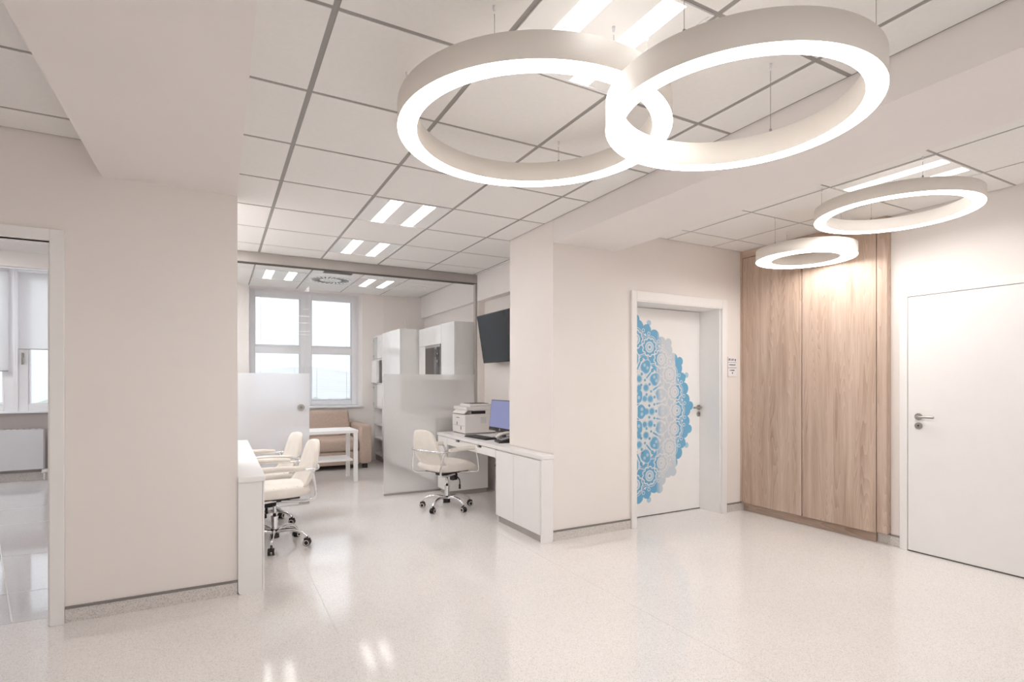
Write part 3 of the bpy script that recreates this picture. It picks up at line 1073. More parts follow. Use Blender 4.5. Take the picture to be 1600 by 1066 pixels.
for i, a in each(NR):                                   # rim scallops
    u, v_ = pol(RA * .90, a); disc(u, v_, RA * .068, 1, 0)
    if i % 3 != 1:
        u, v_ = pol(RA * .965, a + .05); disc(u, v_, RA * .047, 1, 0)
for i, a in each(NR, .5):
    u, v_ = pol(RA * .905, a); disc(u, v_, RA * .060, 1, 0)
    if i % 3 == 1:
        u, v_ = pol(RA * .985, a); disc(u, v_, RA * .030, 1, 1)
        u, v_ = pol(RA * .955, a); disc(u, v_, RA * .018, 1, 0)
# scrolls between rim and rosettes
for i, a in each(NR, .5):
    for s in (-1, 1):
        u, v_ = pol(RA * .885, a + s * .045)
        disc(u, v_, RA * .020, 2, 2); disc(u, v_, RA * .013, 3, 0)
    u, v_ = pol(RA * .852, a); disc(u, v_, RA * .013, 2, 2)
arc(RA * .865, H0_, H1_, .006, 2, 2, RA * .020, NR, 220)
arc(RA * .845, H0_, H1_, .005, 2, 2, RA * .022, NR, 220)
# rosettes
for i, a in each(NR):
    u, v_ = pol(RA * .765, a)
    for k in range(10):
        q = a + 2 * PI * k / 10
        disc(u + RA * .078 * math.cos(q), v_ + RA * .078 * math.sin(q), RA * .026, 4, 2, 12)
    disc(u, v_, RA * .088, 4, 2); disc(u, v_, RA * .078, 5, 0)
    for k in range(10):
        q = a + 2 * PI * k / 10
        disc(u + RA * .072 * math.cos(q), v_ + RA * .072 * math.sin(q), RA * .018, 5, 0, 10)
    disc(u, v_, RA * .058, 6, 2); disc(u, v_, RA * .048, 7, 1); disc(u, v_, RA * .030, 8, 2); disc(u, v_, RA * .016, 9, 0)
# lobed band under the rosettes
for i, a in each(NR, .5):
    u, v_ = pol(RA * .70, a); disc(u, v_, RA * .045, 3, 0, 16, RA * .030, a)
arc(RA * .655, H0_, H1_, .012, 4, 2, RA * .028, NR, 240)
arc(RA * .635, H0_, H1_, .006, 4, 1, RA * .028, NR, 240)
disc(0, 0, RA * .625, 2, 2, 90)
# owl shaped petals with two light eyes
NP = 20
for i, a in each(NP):
    u, v_ = pol(RA * .565, a)
    pts = []
    for k in range(22):
        q = 2 * PI * k / 22
        r = 1.0 + .16 * math.cos(3 * q)
        pts.append((RA * .066 * r * math.cos(q), RA * .058 * r * math.sin(q) * (1 + .25 * math.cos(q))))
    ca, sa = math.cos(a), math.sin(a)
    poly([(u + (x * ca - z * sa) * 1.16, v_ + (x * sa + z * ca) * 1.16) for x, z in pts], 3, 1)
    poly([(u + x * ca - z * sa, v_ + x * sa + z * ca) for x, z in pts], 4, 0)
    for s in (-1, 1):
        x, z = RA * .006, s * RA * .024
        disc(u + x * ca - z * sa, v_ + x * sa + z * ca, RA * .018, 5, 1, 14)
        disc(u + x * ca - z * sa, v_ + x * sa + z * ca, RA * .009, 6, 1, 14)
for i, a in each(NP, .5):                               # leaf slivers between petals
    u, v_ = pol(RA * .53, a); disc(u, v_, RA * .010, 3, 0, 12, RA * .055, a)
    u, v_ = pol(RA * .60, a); disc(u, v_, RA * .020, 3, 0, 12, RA * .026, a)
# lattice of dots
for r, n, dr, off in ((.475, 20, .016, 0), (.455, 20, .014, .5), (.415, 20, .030, 0), (.385, 20, .015, .5), (.345, 16, .026, 0)):
    for i, a in each(n, off):
        u, v_ = pol(RA * r, a)
        if dr > .024: disc(u, v_, RA * dr * 1.4, 3, 1, 16)
        disc(u, v_, RA * dr, 4, 0, 16)
for i, a in each(20, .25): u, v_ = pol(RA * .435, a); disc(u, v_, RA * .009, 3, 1, 10)
for i, a in each(20, .75): u, v_ = pol(RA * .435, a); disc(u, v_, RA * .009, 3, 1, 10)
arc(RA * .50, H0_, H1_, .004, 3, 1, RA * .008, 20, 160)
# inner petals
for i, a in each(10):
    u, v_ = pol(RA * .275, a)
    ca, sa = math.cos(a), math.sin(a)
    pts = [(RA * .060 * math.cos(2 * PI * k / 20) * (1 + .2 * math.cos(6 * PI * k / 20)), RA * .074 * math.sin(2 * PI * k / 20)) for k in range(20)]
    poly([(u + x * ca - z * sa, v_ + x * sa + z * ca) for x, z in pts], 4, 0)
    for s in (-1, 1):
        disc(u + .005 * ca - s * .024 * sa, v_ + .005 * sa + s * .024 * ca, .018, 5, 1, 12)
for i, a in each(10, .5):
    u, v_ = pol(RA * .19, a); disc(u, v_, RA * .010, 3, 0, 12, RA * .07, a)
for i, a in each(10): u, v_ = pol(RA * .10, a); disc(u, v_, RA * .026, 4, 1, 14, RA * .045, a)
disc(0, 0, RA * .055, 5, 0, 24)
bmesh.ops.bisect_plane(p_.b, geom=list(p_.b.verts) + list(p_.b.edges) + list(p_.b.faces), plane_co=(IX0 + .016, 0, 0), plane_no=(1, 0, 0), clear_inner=True)
pm = bpy.data.meshes.new('mandala_print')
p_.b.to_mesh(pm); p_.b.free()
for m in (MB1, MB2, MB3): pm.materials.append(m)
o = link('mandala_print', pm, leaf)
o['label'] = 'blue and pale grey lace mandala print'


def lever(parent, px, py, pz, nx, ny, side):
    """lever handle with round rose and keyhole rose; n = outward normal, side = direction the lever points along the leaf"""
    n_ = Vector((nx, ny, 0)); s = Vector((side[0], side[1], 0))
    p = Vector((px, py, pz))
    b = MB(); b.cyl(p, p + n_ * .009, .026, n=28)
    b.cyl(p + n_ * .009, p + n_ * .035, .010, n=16)
    pts = smoothpath([p + n_ * .035, p + n_ * .052 + s * .012, p + n_ * .054 + s * .05, p + n_ * .052 + s * .12], 2)
    b.tube(pts, .009, 12)
    o = b.build('door_handle', M['steel'], parent); auto_smooth(o)
    q = p - Vector((0, 0, .070))
    b = MB(); b.cyl(q, q + n_ * .008, .026, n=28); o = b.build('lock_rose', M['steel'], parent); auto_smooth(o)
    b = MB(); b.cyl(q + n_ * .008 + Vector((0, 0, .004)), q + n_ * .0095 + Vector((0, 0, .004)), .0055, n=12)
    b.box(q.x + nx * .00875 - (.0015 if ny else .0008), q.x + nx * .00875 + (.0015 if ny else .0008), q.y + ny * .00875 - (.0008 if ny else .0015), q.y + ny * .00875 + (.0008 if ny else .0015), q.z - .012, q.z + .002)
    b.build('keyhole', M['black'], parent)


lever(leaf, 4.402, 4.03, 1.055, 0, -1, (-1, 0))

# room signs right of the printed door
sg = thing('room_sign', 'small white room sign card with three text rows between door and wardrobe', 'sign', (4.59, YW - .0045, 1.475))
b = MB(); b.box(-.062, .062, -.006, 0, -.10, .10, .001, 1); b.build('card', M['paper'], sg)
b = MB()
def row(x0, x1, z, h, seed):
    rnd = random.Random(seed); x = x0
    while x < x1:
        wd = rnd.choice((.004, .006, .007))
        if rnd.random() > .12: b.box(x, min(x + wd, x1), -.0072, -.0062, z, z + h * rnd.choice((1, 1, .75)))
        x += wd + .0018
b.box(-.055, -.032, -.0072, -.0062, .073, .081); b.box(-.055, -.032, -.0072, -.0062, .062, .069)
row(-.030, .022, .074, .007, 1); row(-.030, .022, .063, .007, 2)
b.cyl((.043, -.0062, .071), (.043, -.0072, .071), .009, n=6)
b.prism([(.036, .062), (.050, .062), (.043, .052)], 'y', -.0072, -.0062)
row(-.045, .045, .014, .010, 3)
row(-.037, .030, -.042, .010, 4)
b.box(-.006, .006, -.0072, -.0062, -.072, -.056)
b.build('lettering', M['ink'], sg)
b = MB(); b.box(-.06, .06, -.0072, -.0062, .041, .045); b.box(-.06, .06, -.0072, -.0062, -.014, -.008)
b.build('divider_line', M['inkgrey'], sg)

# ------------------------------------------------------------------ wardrobe
W = thing('wardrobe', 'tall larch wardrobe with two flush doors built into the right wall', 'wardrobe', (0, 0, 0))
X0 = 4.72
yl, ym, yr, yrr = 3.745, 3.100, 2.462, 2.3805
box('carcass', M['gap'], X0 + .025, 4.90, yrr + .03, 3.765, .10, 2.64, W)
box('left_stile', M['wood2'], X0, X0 + .03, yl, 3.768, .095, 2.655, W)
box('right_stile', M['wood2'], X0, X0 + .06, yrr, yr - .006, .095, 2.655, W, .001, 1)
box('top_rail', M['woodh'], X0 + .002, X0 + .03, yr - .006, yl, 2.585, 2.655, W)
box('door', M['wood'], X0, X0 + .022, ym + .007, yl - .004, .085, 2.580, W, .001, 1)
box('door', M['wood2'], X0, X0 + .022, yr, ym - .007, .085, 2.580, W, .001, 1)
box('seam_profile', M['woodh'], X0 + .006, X0 + .02, ym - .004, ym + .002, .10, 2.575, W)
box('plinth', M['woodh'], 4.775, 4.80, 2.49, 3.768, 0, .10, W)

# ------------------------------------------------------------------ plain door right
d2 = sempty('door_3', 'plain white door in the right wall, cut by the picture edge', 'door')
b = MB(); b.box(4.738, 4.782, 2.243, 2.298, 0, 2.045, .002, 1); b.build('architrave', M['frame'], d2)
b = MB(); b.box(4.738, 4.782, 1.10, 1.155, 0, 2.045, .002, 1); b.build('architrave', M['frame'], d2)
b = MB(); b.box(4.738, 4.782, 1.155, 2.243, 1.985, 2.045, .002, 1); b.build('architrave', M['frame'], d2)
b = MB(); b.box(4.742, 4.779, 1.157, 2.240, .010, 1.982, .0015, 1); l2 = b.build('door_leaf', M['doorwhite'], d2)
box('threshold', M['gap'], 4.746, 4.78, 1.157, 2.240, 0, .009, d2)
lever(l2, 4.742, 2.165, 1.052, -1, 0, (0, -1))

# ------------------------------------------------------------------ desks
DZ = .72
def worktop(poly, z0, z1, parent, m):
    t = bmesh.new()
    vs = [t.verts.new((x, y, z0)) for x, y in poly]
    f = t.faces.new(vs)
    r = bmesh.ops.extrude_face_region(t, geom=[f])
    for v_ in r['geom']:
        if isinstance(v_, bmesh.types.BMVert): v_.co.z = z1
    bmesh.ops.recalc_face_normals(t, faces=list(t.faces))
    bmesh.ops.bevel(t, geom=list(t.edges), offset=.004, segments=2, profile=.5, affect='EDGES')
    b = MB(); b.merge(t, False)
    return b.build('worktop', m, parent)

rdk = thing('reception_desk', 'white built-in desk on the right with drawers and two end doors', 'desk', (0, 0, 0))
worktop([(2.305, 3.745), (2.427, 3.745), (2.427, 4.534), (2.94, 4.534), (2.94, 6.14), (2.305, 6.14)], .685, DZ, rdk, M['desk'])
b = MB()
rr = .022
pl = [(2.315, .0), (2.425 - rr, 0)] + [(2.425 - rr + rr * math.sin(t * PI / 8), rr - rr * math.cos(t * PI / 8)) for t in range(1, 5)] + [(2.425, .684), (2.315, .684)]
b.prism(pl, 'y', 3.752, 3.772); b.build('end_panel', M['desk'], rdk)
b = MB(); b.box(2.335, 2.426, 3.772, 4.56, .06, .684); b.build('carcass', M['desk'], rdk)
box('plinth', M['alu'], 2.332, 2.42, 3.772, 4.54, 0, .06, rdk)
box('cupboard_door', M['desk'], 2.315, 2.334, 3.782, 4.235, .062, .672, rdk, .0015, 1)
box('cupboard_door', M['desk'], 2.315, 2.334, 4.240, 4.585, .062, .672, rdk, .0015, 1)
box('cupboard_side', M['desk'], 2.335, 2.93, 4.562, 4.584, .0, .684, rdk)
# drawers under the top with cut-out grips
def drawer(y0, y1, gy):
    b = MB()
    b.box(2.315, 2.334, y0, gy - .055, .600, .678); b.box(2.315, 2.334, gy + .055, y1, .600, .678)
    b.prism([(gy - .055, .600), (gy + .055, .600), (gy + .055, .678), (gy + .045, .655), (gy - .045, .655), (gy - .055, .678)], 'x', 2.315, 2.334)
    d = b.build('drawer', M['desk'], rdk)
    b = MB(); b.box(2.336, 2.35, gy - .06, gy + .06, .60, .68); b.build('grip_recess', M['gap'], d)
    b = MB(); b.box(2.36, 2.85, y0 + .01, y1 - .01, .602, .66); b.build('drawer_box', M['desk'], d)
drawer(4.592, 5.20, 4.955)
drawer(5.206, 5.83, 5.515)
ped = box('pedestal', M['desk'], 2.337, 2.84, 5.835, 6.125, .055, .684, rdk)
box('pedestal_plinth', M['alu'], 2.35, 2.83, 5.845, 6.12, 0, .055, rdk)
for k in range(3):
    box('pedestal_drawer', M['desk'], 2.315, 2.335, 5.838, 6.122, .06 + k * .208, .06 + k * .208 + .203, rdk, .0015, 1)

ldk = thing('reception_counter', 'white built-in desk at the left in front of the satin glass door', 'desk', (0, 0, 0))
worktop([(0.107, 3.735), (0.262, 3.735), (0.262, 6.13), (-0.345, 6.13), (-0.345, 4.48), (0.107, 4.48)], .695, .73, ldk, M['white'])
b = MB()
pl = [(.245, 0), (.245, .694), (.108, .694), (.108, rr)] + [(.108 + rr - rr * math.cos(t * PI / 8), rr - rr * math.sin(t * PI / 8)) for t in range(1, 5)]
b.prism(pl, 'y', 3.750, 3.772); b.build('end_panel', M['desk'], ldk)
box('side_panel', M['desk'], .247, .257, 3.755, 4.55, .0, .694, ldk)
box('carcass', M['desk'], .108, .246, 3.773, 4.55, .05, .694, ldk)
box('carcass', M['desk'], -.34, .246, 5.80, 6.12, .0, .694, ldk)
box('carcass', M['desk'], -.34, -.1, 4.55, 5.80, .60, .694, ldk)


# ------------------------------------------------------------------ office chair
def make_chair():
    t = thing('office_chair', 'x', 'chair', group='cream swivel chairs on chrome star bases')
    # seat
    b = MB()
    t2 = bmesh.new(); bmesh.ops.create_cube(t2, size=1)
    bmesh.ops.subdivide_edges(t2, edges=list(t2.edges), cuts=6, use_grid_fill=True)
    for v_ in t2.verts:
        x, y, z = v_.co
        f = (1 - (2 * x) ** 6 * .18) * (1 - (2 * y) ** 6 * .18)
        zz = z * .100 * f
        if z > 0: zz += .012 * (1 - 4 * y * y)
        if x > .3 and z > 0: zz -= (x - .3) * .10
        v_.co = Vector((x * .49 * (1 - .10 * abs(2 * z) ** 2) * (1 - .05 * (2 * y) ** 2), y * .47 * (1 - .06 * abs(2 * z) ** 2) * (1 - .07 * (2 * x) ** 2), .452 + zz))
    b.merge(t2, True)
    o = b.build('seat', M['cream'], t)
    md = o.modifiers.new('s', 'SUBSURF'); md.levels = 1; md.render_levels = 1
    b = MB()
    for x in (-.13, -.045, .045, .13):
        b.tube([(x, -.215 + .0, .497 - .004), (x, -.1, .5065), (x, 0, .508), (x, .1, .5065), (x, .215, .497 - .004)], .0022, 6)
    b.build('seat_stitching', M['cream'], o)
    b = MB(); b.box(-.16, .16, -.16, .16, .388, .410, .006); b.build('seat_pan', M['black'], t)
    # backrest
    b = MB()
    t2 = bmesh.new(); bmesh.ops.create_cube(t2, size=1)
    bmesh.ops.subdivide_edges(t2, edges=list(t2.edges), cuts=8, use_grid_fill=True)
    for v_ in t2.verts:
        x, y, z = v_.co
        h = z + .5
        wid = .43 * (1 - .10 * h) * (1 - .16 * max(0, h - .7) / .3 * abs(2 * y) ** 2)
        zz = .455 + h * (.385 - .055 * abs(2 * y) ** 3)
        if h < .2: zz += .03 * abs(2 * y) ** 3 * (1 - h / .2)
        th = .062 * (1 - .45 * abs(2 * y) ** 4) * (1 - .4 * abs(2 * z) ** 4)
        lean = -.205 - .115 * h - .02 * math.sin(h * PI)
        v_.co = Vector((lean + x * th + .03 * (2 * y) ** 2, y * wid, zz))
    b.merge(t2, True)
    o = b.build('backrest', M['cream'], t)
    md = o.modifiers.new('s', 'SUBSURF'); md.levels = 1; md.render_levels = 1
    # chrome frame each side and the band behind
    for s in (-1, 1):
        b = MB()
        pts = smoothpath([(.02, s * .14, .388), (.17, s * .19, .388), (.215, s * .262, .392), (.20, s * .268, .50), (.175, s * .268, .615), (.13, s * .268, .640), (-.02, s * .268, .635), (-.20, s * .262, .628)], 3)
        b.tube(pts, .011, 12)
        b.build('arm_frame', M['chrome'], t)
        b = MB()
        pts = smoothpath([(-.215, s * .255, .628), (-.235, s * .252, .60), (-.262, s * .245, .46), (-.262, s * .235, .395), (-.20, s * .22, .375), (-.02, s * .15, .380)], 3)
        b.tube(pts, .011, 12)
        b.build('rear_leg_tube', M['chrome'], t)
        b = MB()
        pts = smoothpath([(.150, s * .268, .646), (.08, s * .270, .652), (-.05, s * .270, .648), (-.175, s * .266, .640)], 2)
        k = len(pts)
        b.tube(pts, .02, 12, rs=[.0165 + .005 * math.sin(PI * i / (k - 1)) for i in range(k)])
        b.build('arm_pad', M['cream'], t)
    b = MB()
    pts = smoothpath([(-.19, -.262, .628), (-.27, -.255, .628), (-.315, -.12, .630), (-.322, 0, .630), (-.315, .12, .630), (-.27, .255, .628), (-.19, .262, .628)], 3)
    b.tube(pts, .012, 12, rs=None)
    b.build('back_band', M['chrome'], t)
    # mechanism
    b = MB(); b.box(-.11, .11, -.055, .055, .355, .392, .008); b.box(.0, .075, -.09, -.04, .30, .385, .01)
    b.build('mechanism', M['black'], t)
    b = MB(); b.tube(smoothpath([(.03, -.05, .355), (.04, -.13, .34), (.035, -.17, .31), (.03, -.175, .26)], 2), .006, 8); b.tube([(.03, -.175, .27), (.028, -.176, .225)], .011, 10)
    b.build('height_lever', M['black'], t)
    b = MB(); b.cyl((0, 0, .23), (0, 0, .36), .014, n=20); b.build('gas_rod', M['chrome'], t)
    b = MB(); b.cyl((0, 0, .10), (0, 0, .235), .025, n=24); b.cyl((0, 0, .228), (0, 0, .238), .029, n=24)
    o = b.build('gas_column', M['chrome'], t); auto_smooth(o)
    b = MB(); b.cyl((0, 0, .065), (0, 0, .135), .036, .030, n=24); o = b.build('hub', M['black'], t); auto_smooth(o)
    leg_me = cas_me = whl_me = None
    for k in range(5):
        a = 2 * PI * k / 5
        if leg_me is None:
            b = MB()
            pts = smoothpath([(.02, 0, .112), (.08, 0, .128), (.16, 0, .128), (.225, 0, .105), (.262, 0, .072)], 3)
            kk = len(pts); b.tube(pts, .014, 12, rs=[.019 - .007 * i / (kk - 1) for i in range(kk)])
            leg_me = b.mesh('base_leg', M['chrome'])
            b = MB(); b.cyl((.262, 0, .045), (.262, 0, .082), .007, n=10)
            b.box(.235, .289, -.011, .011, .028, .062, .008, 2)
            cas_me = b.mesh('caster_hood', M['black'])
            b = MB()
            for s in (-1, 1):
                b.cyl((.262, s * .007, .0265), (.262, s * .024, .0265), .0265, n=22)
            b.mi = 1
            for s in (-1, 1):
                q = [(.262 + .0195 * math.cos(2 * PI * i / 22), s * .0245, .0265 + .0195 * math.sin(2 * PI * i / 22)) for i in range(22)]
                b.tube(q, .0030, 6, closed=True)
            whl_me = b.mesh('caster_wheel', [M['black'], M['cream']])
        link('base_leg', leg_me, t, rot=(0, 0, a))
        cs = link('caster', cas_me, t, rot=(0, 0, a))
        link('caster_wheel', whl_me, cs)
    return t


ch = make_chair()
ch['label'] = 'cream swivel chair with chrome frame pulled up to the right desk, back to the glass'
ch.location = (2.10, 5.29, 0); ch.rotation_euler = (0, 0, math.radians(16))
for c_ in list(ch.children):
    if c_.name.startswith(('base_leg', 'caster')): c_.rotation_euler.z -= math.radians(16)
c2 = copy_tree(ch)
c2['label'] = 'nearer cream swivel chair at the left desk, beside its white end panel'
c2.location = (0.40, 4.75, 0); c2.rotation_euler = (0, 0, math.radians(186))
c3 = copy_tree(ch)
c3['label'] = 'farther cream swivel chair at the left desk, next to the satin glass'
c3.location = (0.36, 5.48, 0); c3.rotation_euler = (0, 0, math.radians(190))

for o in list(c2.children) + list(c3.children):
    if o.name.startswith(('base_leg', 'caster')): o.rotation_euler.z += math.radians(18)

# ------------------------------------------------------------------ things on the right desk
pr = thing('printer', 'white multifunction laser printer on the far end of the right desk', 'printer', (2.66, 5.84, DZ))
b = MB(); b.box(-.20, .20, -.185, .185, .012, .225, .012, 3); o = b.build('body', M['printer'], pr)
b = MB(); b.box(-.19, .19, -.175, .175, 0, .012); b.build('foot', M['strip'], pr)
b = MB(); b.box(-.10, .20, -.185, .185, .225, .275, .004); b.build('upper_body', M['printer'], pr)
b = MB(); b.box(-.102, .06, -.1865, -.150, .232, .268); b.build('paper_slot', M['black'], pr)
b = MB(); b.box(-.185, .205, -.19, .19, .275, .315, .008, 2); b.box(-.12, .19, -.13, .15, .315, .345, .012, 2); b.build('scanner_lid', M['printer'], pr)
b = MB(); b.box(-.09, .14, -.10, .10, .345, .350); b.build('document_tray', M['black'], pr)
b = MB(); b.prism([(-.205, .235), (-.19, .24), (-.11, .31), (-.12, .322)], 'y', -.17, .17); b.build('control_panel', M['printer'], pr)
b = MB(); b.box(-.2015, -.200, .03, .045, .10, .135); b.box(-.2015, -.200, -.085, -.07, .05, .09); b.box(-.2015, -.200, -.03, .06, .183, .189)
b.build('front_mark', M['ink'], pr)
b = MB()
for i in range(9): b.box(.0, .07, -.1862, -.1850, .125 + i * .008, .129 + i * .008)
b.build('vent_slots', M['radiator'], pr)
box('cassette_joint', M['inkgrey'], -.2012, -.200, -.175, .175, .095, .0975, pr)

mo = thing('monitor', 'black flat computer monitor with a blue lit screen on the right desk', 'monitor', (2.66, 5.13, DZ), math.radians(0))
R_ = Matrix.Rotation(math.radians(6), 3, 'Y')
b = MB(); b.box(-.012, .014, -.26, .26, .070, .405, .003, 1, rot=R_, piv=(0, 0, .2)); scr = b.build('casing', M['black'], mo)
b = MB(); b.box(-.0130, -.0122, -.252, .252, .108, .398, rot=R_, piv=(0, 0, .2)); b.build('screen', M['monitor'], scr)
b = MB()
b.cyl((-.0128, .0, .088), (-.0140, 0, .088), .011, n=24)
for v_ in b.b.verts: v_.co = R_ @ (v_.co - Vector((0, 0, .2))) + Vector((0, 0, .2))
b.build('emblem', M['paper'], scr)
b = MB()
# the two slanted letters of the round emblem, as strokes
for y_, z0, z1 in ((.0045, .083, .097), (.0012, .083, .090), (-.0022, .079, .0915), (-.0055, .0845, .0915)):
    b.box(-.0148, -.0142, y_ - .0008, y_ + .0008, z0, z1)
b.box(-.0148, -.0142, .0012, .0045, .0893, .0908); b.box(-.0148, -.0142, -.0055, -.0022, .090, .0915); b.box(-.0148, -.0142, -.0055, -.0022, .0840, .0855)
for v_ in b.b.verts: v_.co = R_ @ (v_.co - Vector((0, 0, .2))) + Vector((0, 0, .2))
b.build('emblem_letters', M['ink'], scr)
b = MB(); b.box(.018, .04, -.03, .03, .01, .25, .004); b.build('stand_neck', M['black'], mo)
b = MB(); b.box(-.06, .12, -.10, .10, 0, .012, .005); b.build('stand_foot', M['steel'], mo)

kb = thing('keyboard', 'black computer keyboard in front of the blue monitor', 'keyboard', (2.46, 5.24, DZ), math.radians(6))
b = MB(); b.box(-.07, .07, -.22, .22, 0, .014, .004); b.build('case', M['black'], kb)
b = MB()
for i in range(5):
    for j in range(16):
        if i == 4 and 4 <= j <= 9: continue
        b.box(.062 - i * .026 - .021, .062 - i * .026, -.208 + j * .026, -.208 + j * .026 + .022, .014, .019)
b.box(-.063, -.042, -.10, .05, .014, .019)
k_ = b.build('keys', mat('dark key plastic', (.05, .045, .045), .5), kb); k_['kind'] = 'stuff'

ph = thing('desk_phone', 'small white and black desk telephone half hidden by the pillar', 'telephone', (2.50, 4.76, DZ), math.radians(-10))
b = MB(); b.prism([(-.08, 0), (.09, 0), (.09, .055), (-.08, .018)], 'y', -.08, .08); b.build('base', M['black'], ph)
b = MB(); b.tube(smoothpath([(-.07, .055, .045), (-.03, .055, .075), (.04, .055, .088), (.085, .055, .085)], 2), .016, 12); b.build('handset', M['printer'], ph)
b = MB()
for i in range(4):
    for j in range(3): b.box(-.05 + i * .026, -.034 + i * .026, -.06 + j * .03, -.042 + j * .03, .028 + i * .0057, .034 + i * .0057)
b.build('keypad', M['radiator'], ph)

# ------------------------------------------------------------------ wall television
tv = thing('television', 'dark wall mounted television tilted down above the right desk', 'television', (2.80, 5.43, 1.83))
R_ = Matrix.Rotation(math.radians(-8), 3, 'Y') @ Matrix.Identity(3)
b = MB(); b.box(-.03, .012, -.475, .475, -.285, .285, .004, 1, rot=Matrix.Rotation(math.radians(-9), 3, 'Y'), piv=(0, 0, 0)); cs = b.build('casing', M['black'], tv)
b = MB(); b.box(-.0315, -.0302, -.466, .466, -.270, .276, rot=Matrix.Rotation(math.radians(-9), 3, 'Y'), piv=(0, 0, 0)); b.build('screen', M['screen'], cs)
b = MB(); b.box(.02, .145, -.12, .12, -.08, .08, .003, 1); b.build('wall_bracket', M['black'], tv)
b = MB(); b.box(-.052, -.038, -.05, .0, -.292, -.284, rot=None); b.build('sensor', M['black'], cs)

# ------------------------------------------------------------------ coffee table and sofa
tb = thing('side_table', 'white two-tier table on square legs before the brown sofa', 'table', (0, 0, 0))
box('tabletop', M['white'], .58, 1.63, 7.26, 7.80, .645, .685, tb, .004)
box('lower_shelf', M['white'], .63, 1.57, 7.31, 7.76, .275, .300, tb, .003)
for x in (.585, 1.575):
    for y in (7.265, 7.745):
        box('leg', M['frame'], x, x + .05, y, y + .05, 0, .645, tb, .003)

so = thing('sofa', 'brown fabric sofa with a padded arm under the office window', 'sofa', (0, 0, 0))
SX0, SX1, SY0, SY1 = .15, 2.08, 8.33, 9.18
def soft(name, x0, x1, y0, y1, z0, z1, bev, parent, puff=0.0):
    t = bmesh.new(); bmesh.ops.create_cube(t, size=1)
    for v_ in t.verts: v_.co = Vector(((x0 + x1) / 2 + v_.co.x * (x1 - x0), (y0 + y1) / 2 + v_.co.y * (y1 - y0), (z0 + z1) / 2 + v_.co.z * (z1 - z0)))
    bmesh.ops.bevel(t, geom=list(t.edges), offset=bev, segments=4, profile=.5, affect='EDGES')
    b = MB(); b.merge(t, True)
    return b.build(name, M['sofa'], parent)
soft('armrest', 1.885, SX1, SY0, SY1, .07, .665, .05, so)
soft('armrest', SX0, SX0 + .195, SY0, SY1, .07, .665, .05, so)
soft('base', SX0 + .19, 1.89, SY0 + .02, SY1, .07, .275, .015, so)
soft('seat_cushion', SX0 + .20, 1.883, SY0 - .01, 9.0, .272, .470, .06, so)
b = MB()
t = bmesh.new(); bmesh.ops.create_cube(t, size=1)
for v_ in t.verts:
    up = v_.co.z > 0
    v_.co = Vector(((SX0 + 1.885) / 2 + .1 + v_.co.x * (1.88 - SX0 - .2) * (.965 if up else 1), 9.0 + v_.co.y * .22 + (.05 if up else -.06), .655 + v_.co.z * .42))
bmesh.ops.bevel(t, geom=list(t.edges), offset=.055, segments=4, profile=.5, affect='EDGES')
b.merge(t, True); b.build('back_cushion', M['sofa'], so)
for x in (SX0 + .04, 1.95):
    for y in (SY0 + .05, SY1 - .12):
        box('foot', M['black'], x, x + .07, y, y + .07, 0, .07, so)
box('piping', M['gap'], SX0 + .2, 1.885, SY0 + .012, SY0 + .02, .2715, .2745, so)

# ------------------------------------------------------------------ kitchen and shelving behind the glass
sh = thing('shelf_unit', 'tall white shelving with pale glass doors beside the sofa', 'shelving', (0, 0, 0))
SX = 2.335
b = MB()
b.box(SX, 3.19, 8.66, 8.68, 0.10, 2.09); b.box(SX, 3.19, 9.195, 9.215, 0.10, 2.09)
b.box(SX + .36, SX + .38, 8.68, 9.195, .1, 2.09)
b.build('side_panel', M['desk'], sh)
for z in (.10, .36, .60, .88, 1.28, 1.68, 2.07):
    box('shelf', M['desk'], SX, SX + .36, 8.68, 9.195, z, z + .022, sh)
box('plinth', M['lowwall'], SX + .03, SX + .36, 8.66, 9.215, 0, .10, sh)
for (z0, z1) in ((.905, 1.278), (1.705, 2.068)):
    d = box('glass_door', M['cabglass'], SX - .012, SX - .004, 8.95, 9.205, z0, z1, sh)
    for z in (z0 + .05, z1 - .05):
        b = MB(); b.cyl((SX - .022, 9.18, z), (SX - .004, 9.18, z), .014, n=14); b.build('hinge_knob', M['steel'], d)
    box('door', M['white'], SX - .018, SX - .002, 8.66, 8.945, z0, z1, sh, .0015, 1)
box('cube_front', M['white'], SX - .05, SX - .002, 8.88, 9.205, 1.305, 1.678, sh, .002, 1)

ct = thing('tall_cabinet', 'tall white glossy cabinet between shelving and kitchen wall units', 'cabinet', (0, 0, 0))
box('body', M['desk'], SX + .004, 3.19, 7.69, 8.655, .08, 2.10, ct)
box('plinth', M['lowwall'], SX + .04, 3.1, 7.70, 8.64, 0, .08, ct)
box('door', M['whitegloss'], SX - .016, SX + .002, 7.685, 8.165, .085, 2.098, ct, .0015, 1)
box('door', M['whitegloss'], SX - .016, SX + .002, 8.170, 8.655, .085, 2.098, ct, .0015, 1)

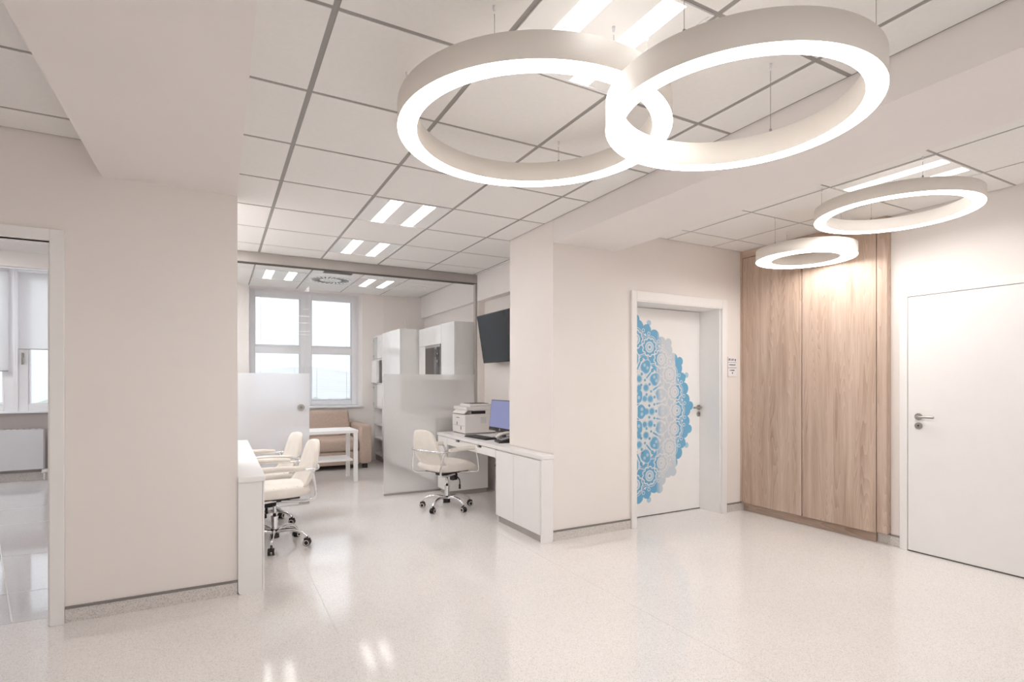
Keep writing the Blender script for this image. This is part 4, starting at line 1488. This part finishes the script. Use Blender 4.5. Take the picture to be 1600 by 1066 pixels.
kw = thing('wall_cabinet', 'white kitchen wall cabinets with a built-in dark microwave niche', 'cabinet', (0, 0, 0))
KX = 2.60
b = MB()
b.box(KX + .02, 3.19, 6.30, 6.78, 1.352, 2.085); b.box(KX + .02, 3.19, 6.78, 7.66, 1.86, 2.085)
b.box(KX + .02, 3.19, 6.78, 7.66, 1.352, 1.40); b.box(3.15, 3.19, 6.78, 7.66, 1.40, 1.86); b.box(KX + .02, 3.19, 7.42, 7.66, 1.40, 1.86)
b.build('body', M['desk'], kw)
box('door', M['whitegloss'], KX, KX + .018, 6.302, 6.76, 1.352, 2.085, kw, .0015, 1)
box('door', M['whitegloss'], KX, KX + .018, 6.765, 7.66, 1.83, 2.085, kw, .0015, 1)
box('door', M['whitegloss'], KX, KX + .018, 7.36, 7.66, 1.352, 1.826, kw, .0015, 1)
mw = thing('microwave', 'dark built-in microwave oven in the white kitchen wall cabinets', 'microwave', (0, 0, 0))
box('casing', M['strip'], KX + .03, 3.10, 6.785, 7.355, 1.402, 1.815, mw, .004)
box('front_frame', M['steel'], KX - .012, KX + .03, 6.775, 7.35, 1.402, 1.825, mw, .003)
box('oven_glass', mat('microwave glass', (.06, .045, .04), .08), KX - .016, KX - .011, 6.90, 7.335, 1.42, 1.79, mw)
box('control_strip', M['black'], KX - .016, KX - .011, 6.785, 6.895, 1.42, 1.79, mw)
b = MB(); b.cyl((KX - .028, 6.84, 1.60), (KX - .016, 6.84, 1.60), .018, n=18); b.cyl((KX - .028, 6.84, 1.70), (KX - .016, 6.84, 1.70), .012, n=18); b.build('knob', M['steel'], mw)

kc = thing('kitchen_counter', 'white kitchen base cabinets with a worktop right behind the satin glass', 'counter', (0, 0, 0))
box('worktop', M['desk'], 2.30, 3.19, 6.275, 7.66, .845, .885, kc, .004)
box('body', M['desk'], 2.36, 3.19, 6.30, 7.66, .09, .845, kc)
box('plinth', M['lowwall'], 2.40, 3.15, 6.31, 7.65, 0, .09, kc)
for k in range(3):
    box('door', M['whitegloss'], 2.342, 2.36, 6.302 + k * .452, 6.75 + k * .452, .095, .840, kc, .0015, 1)
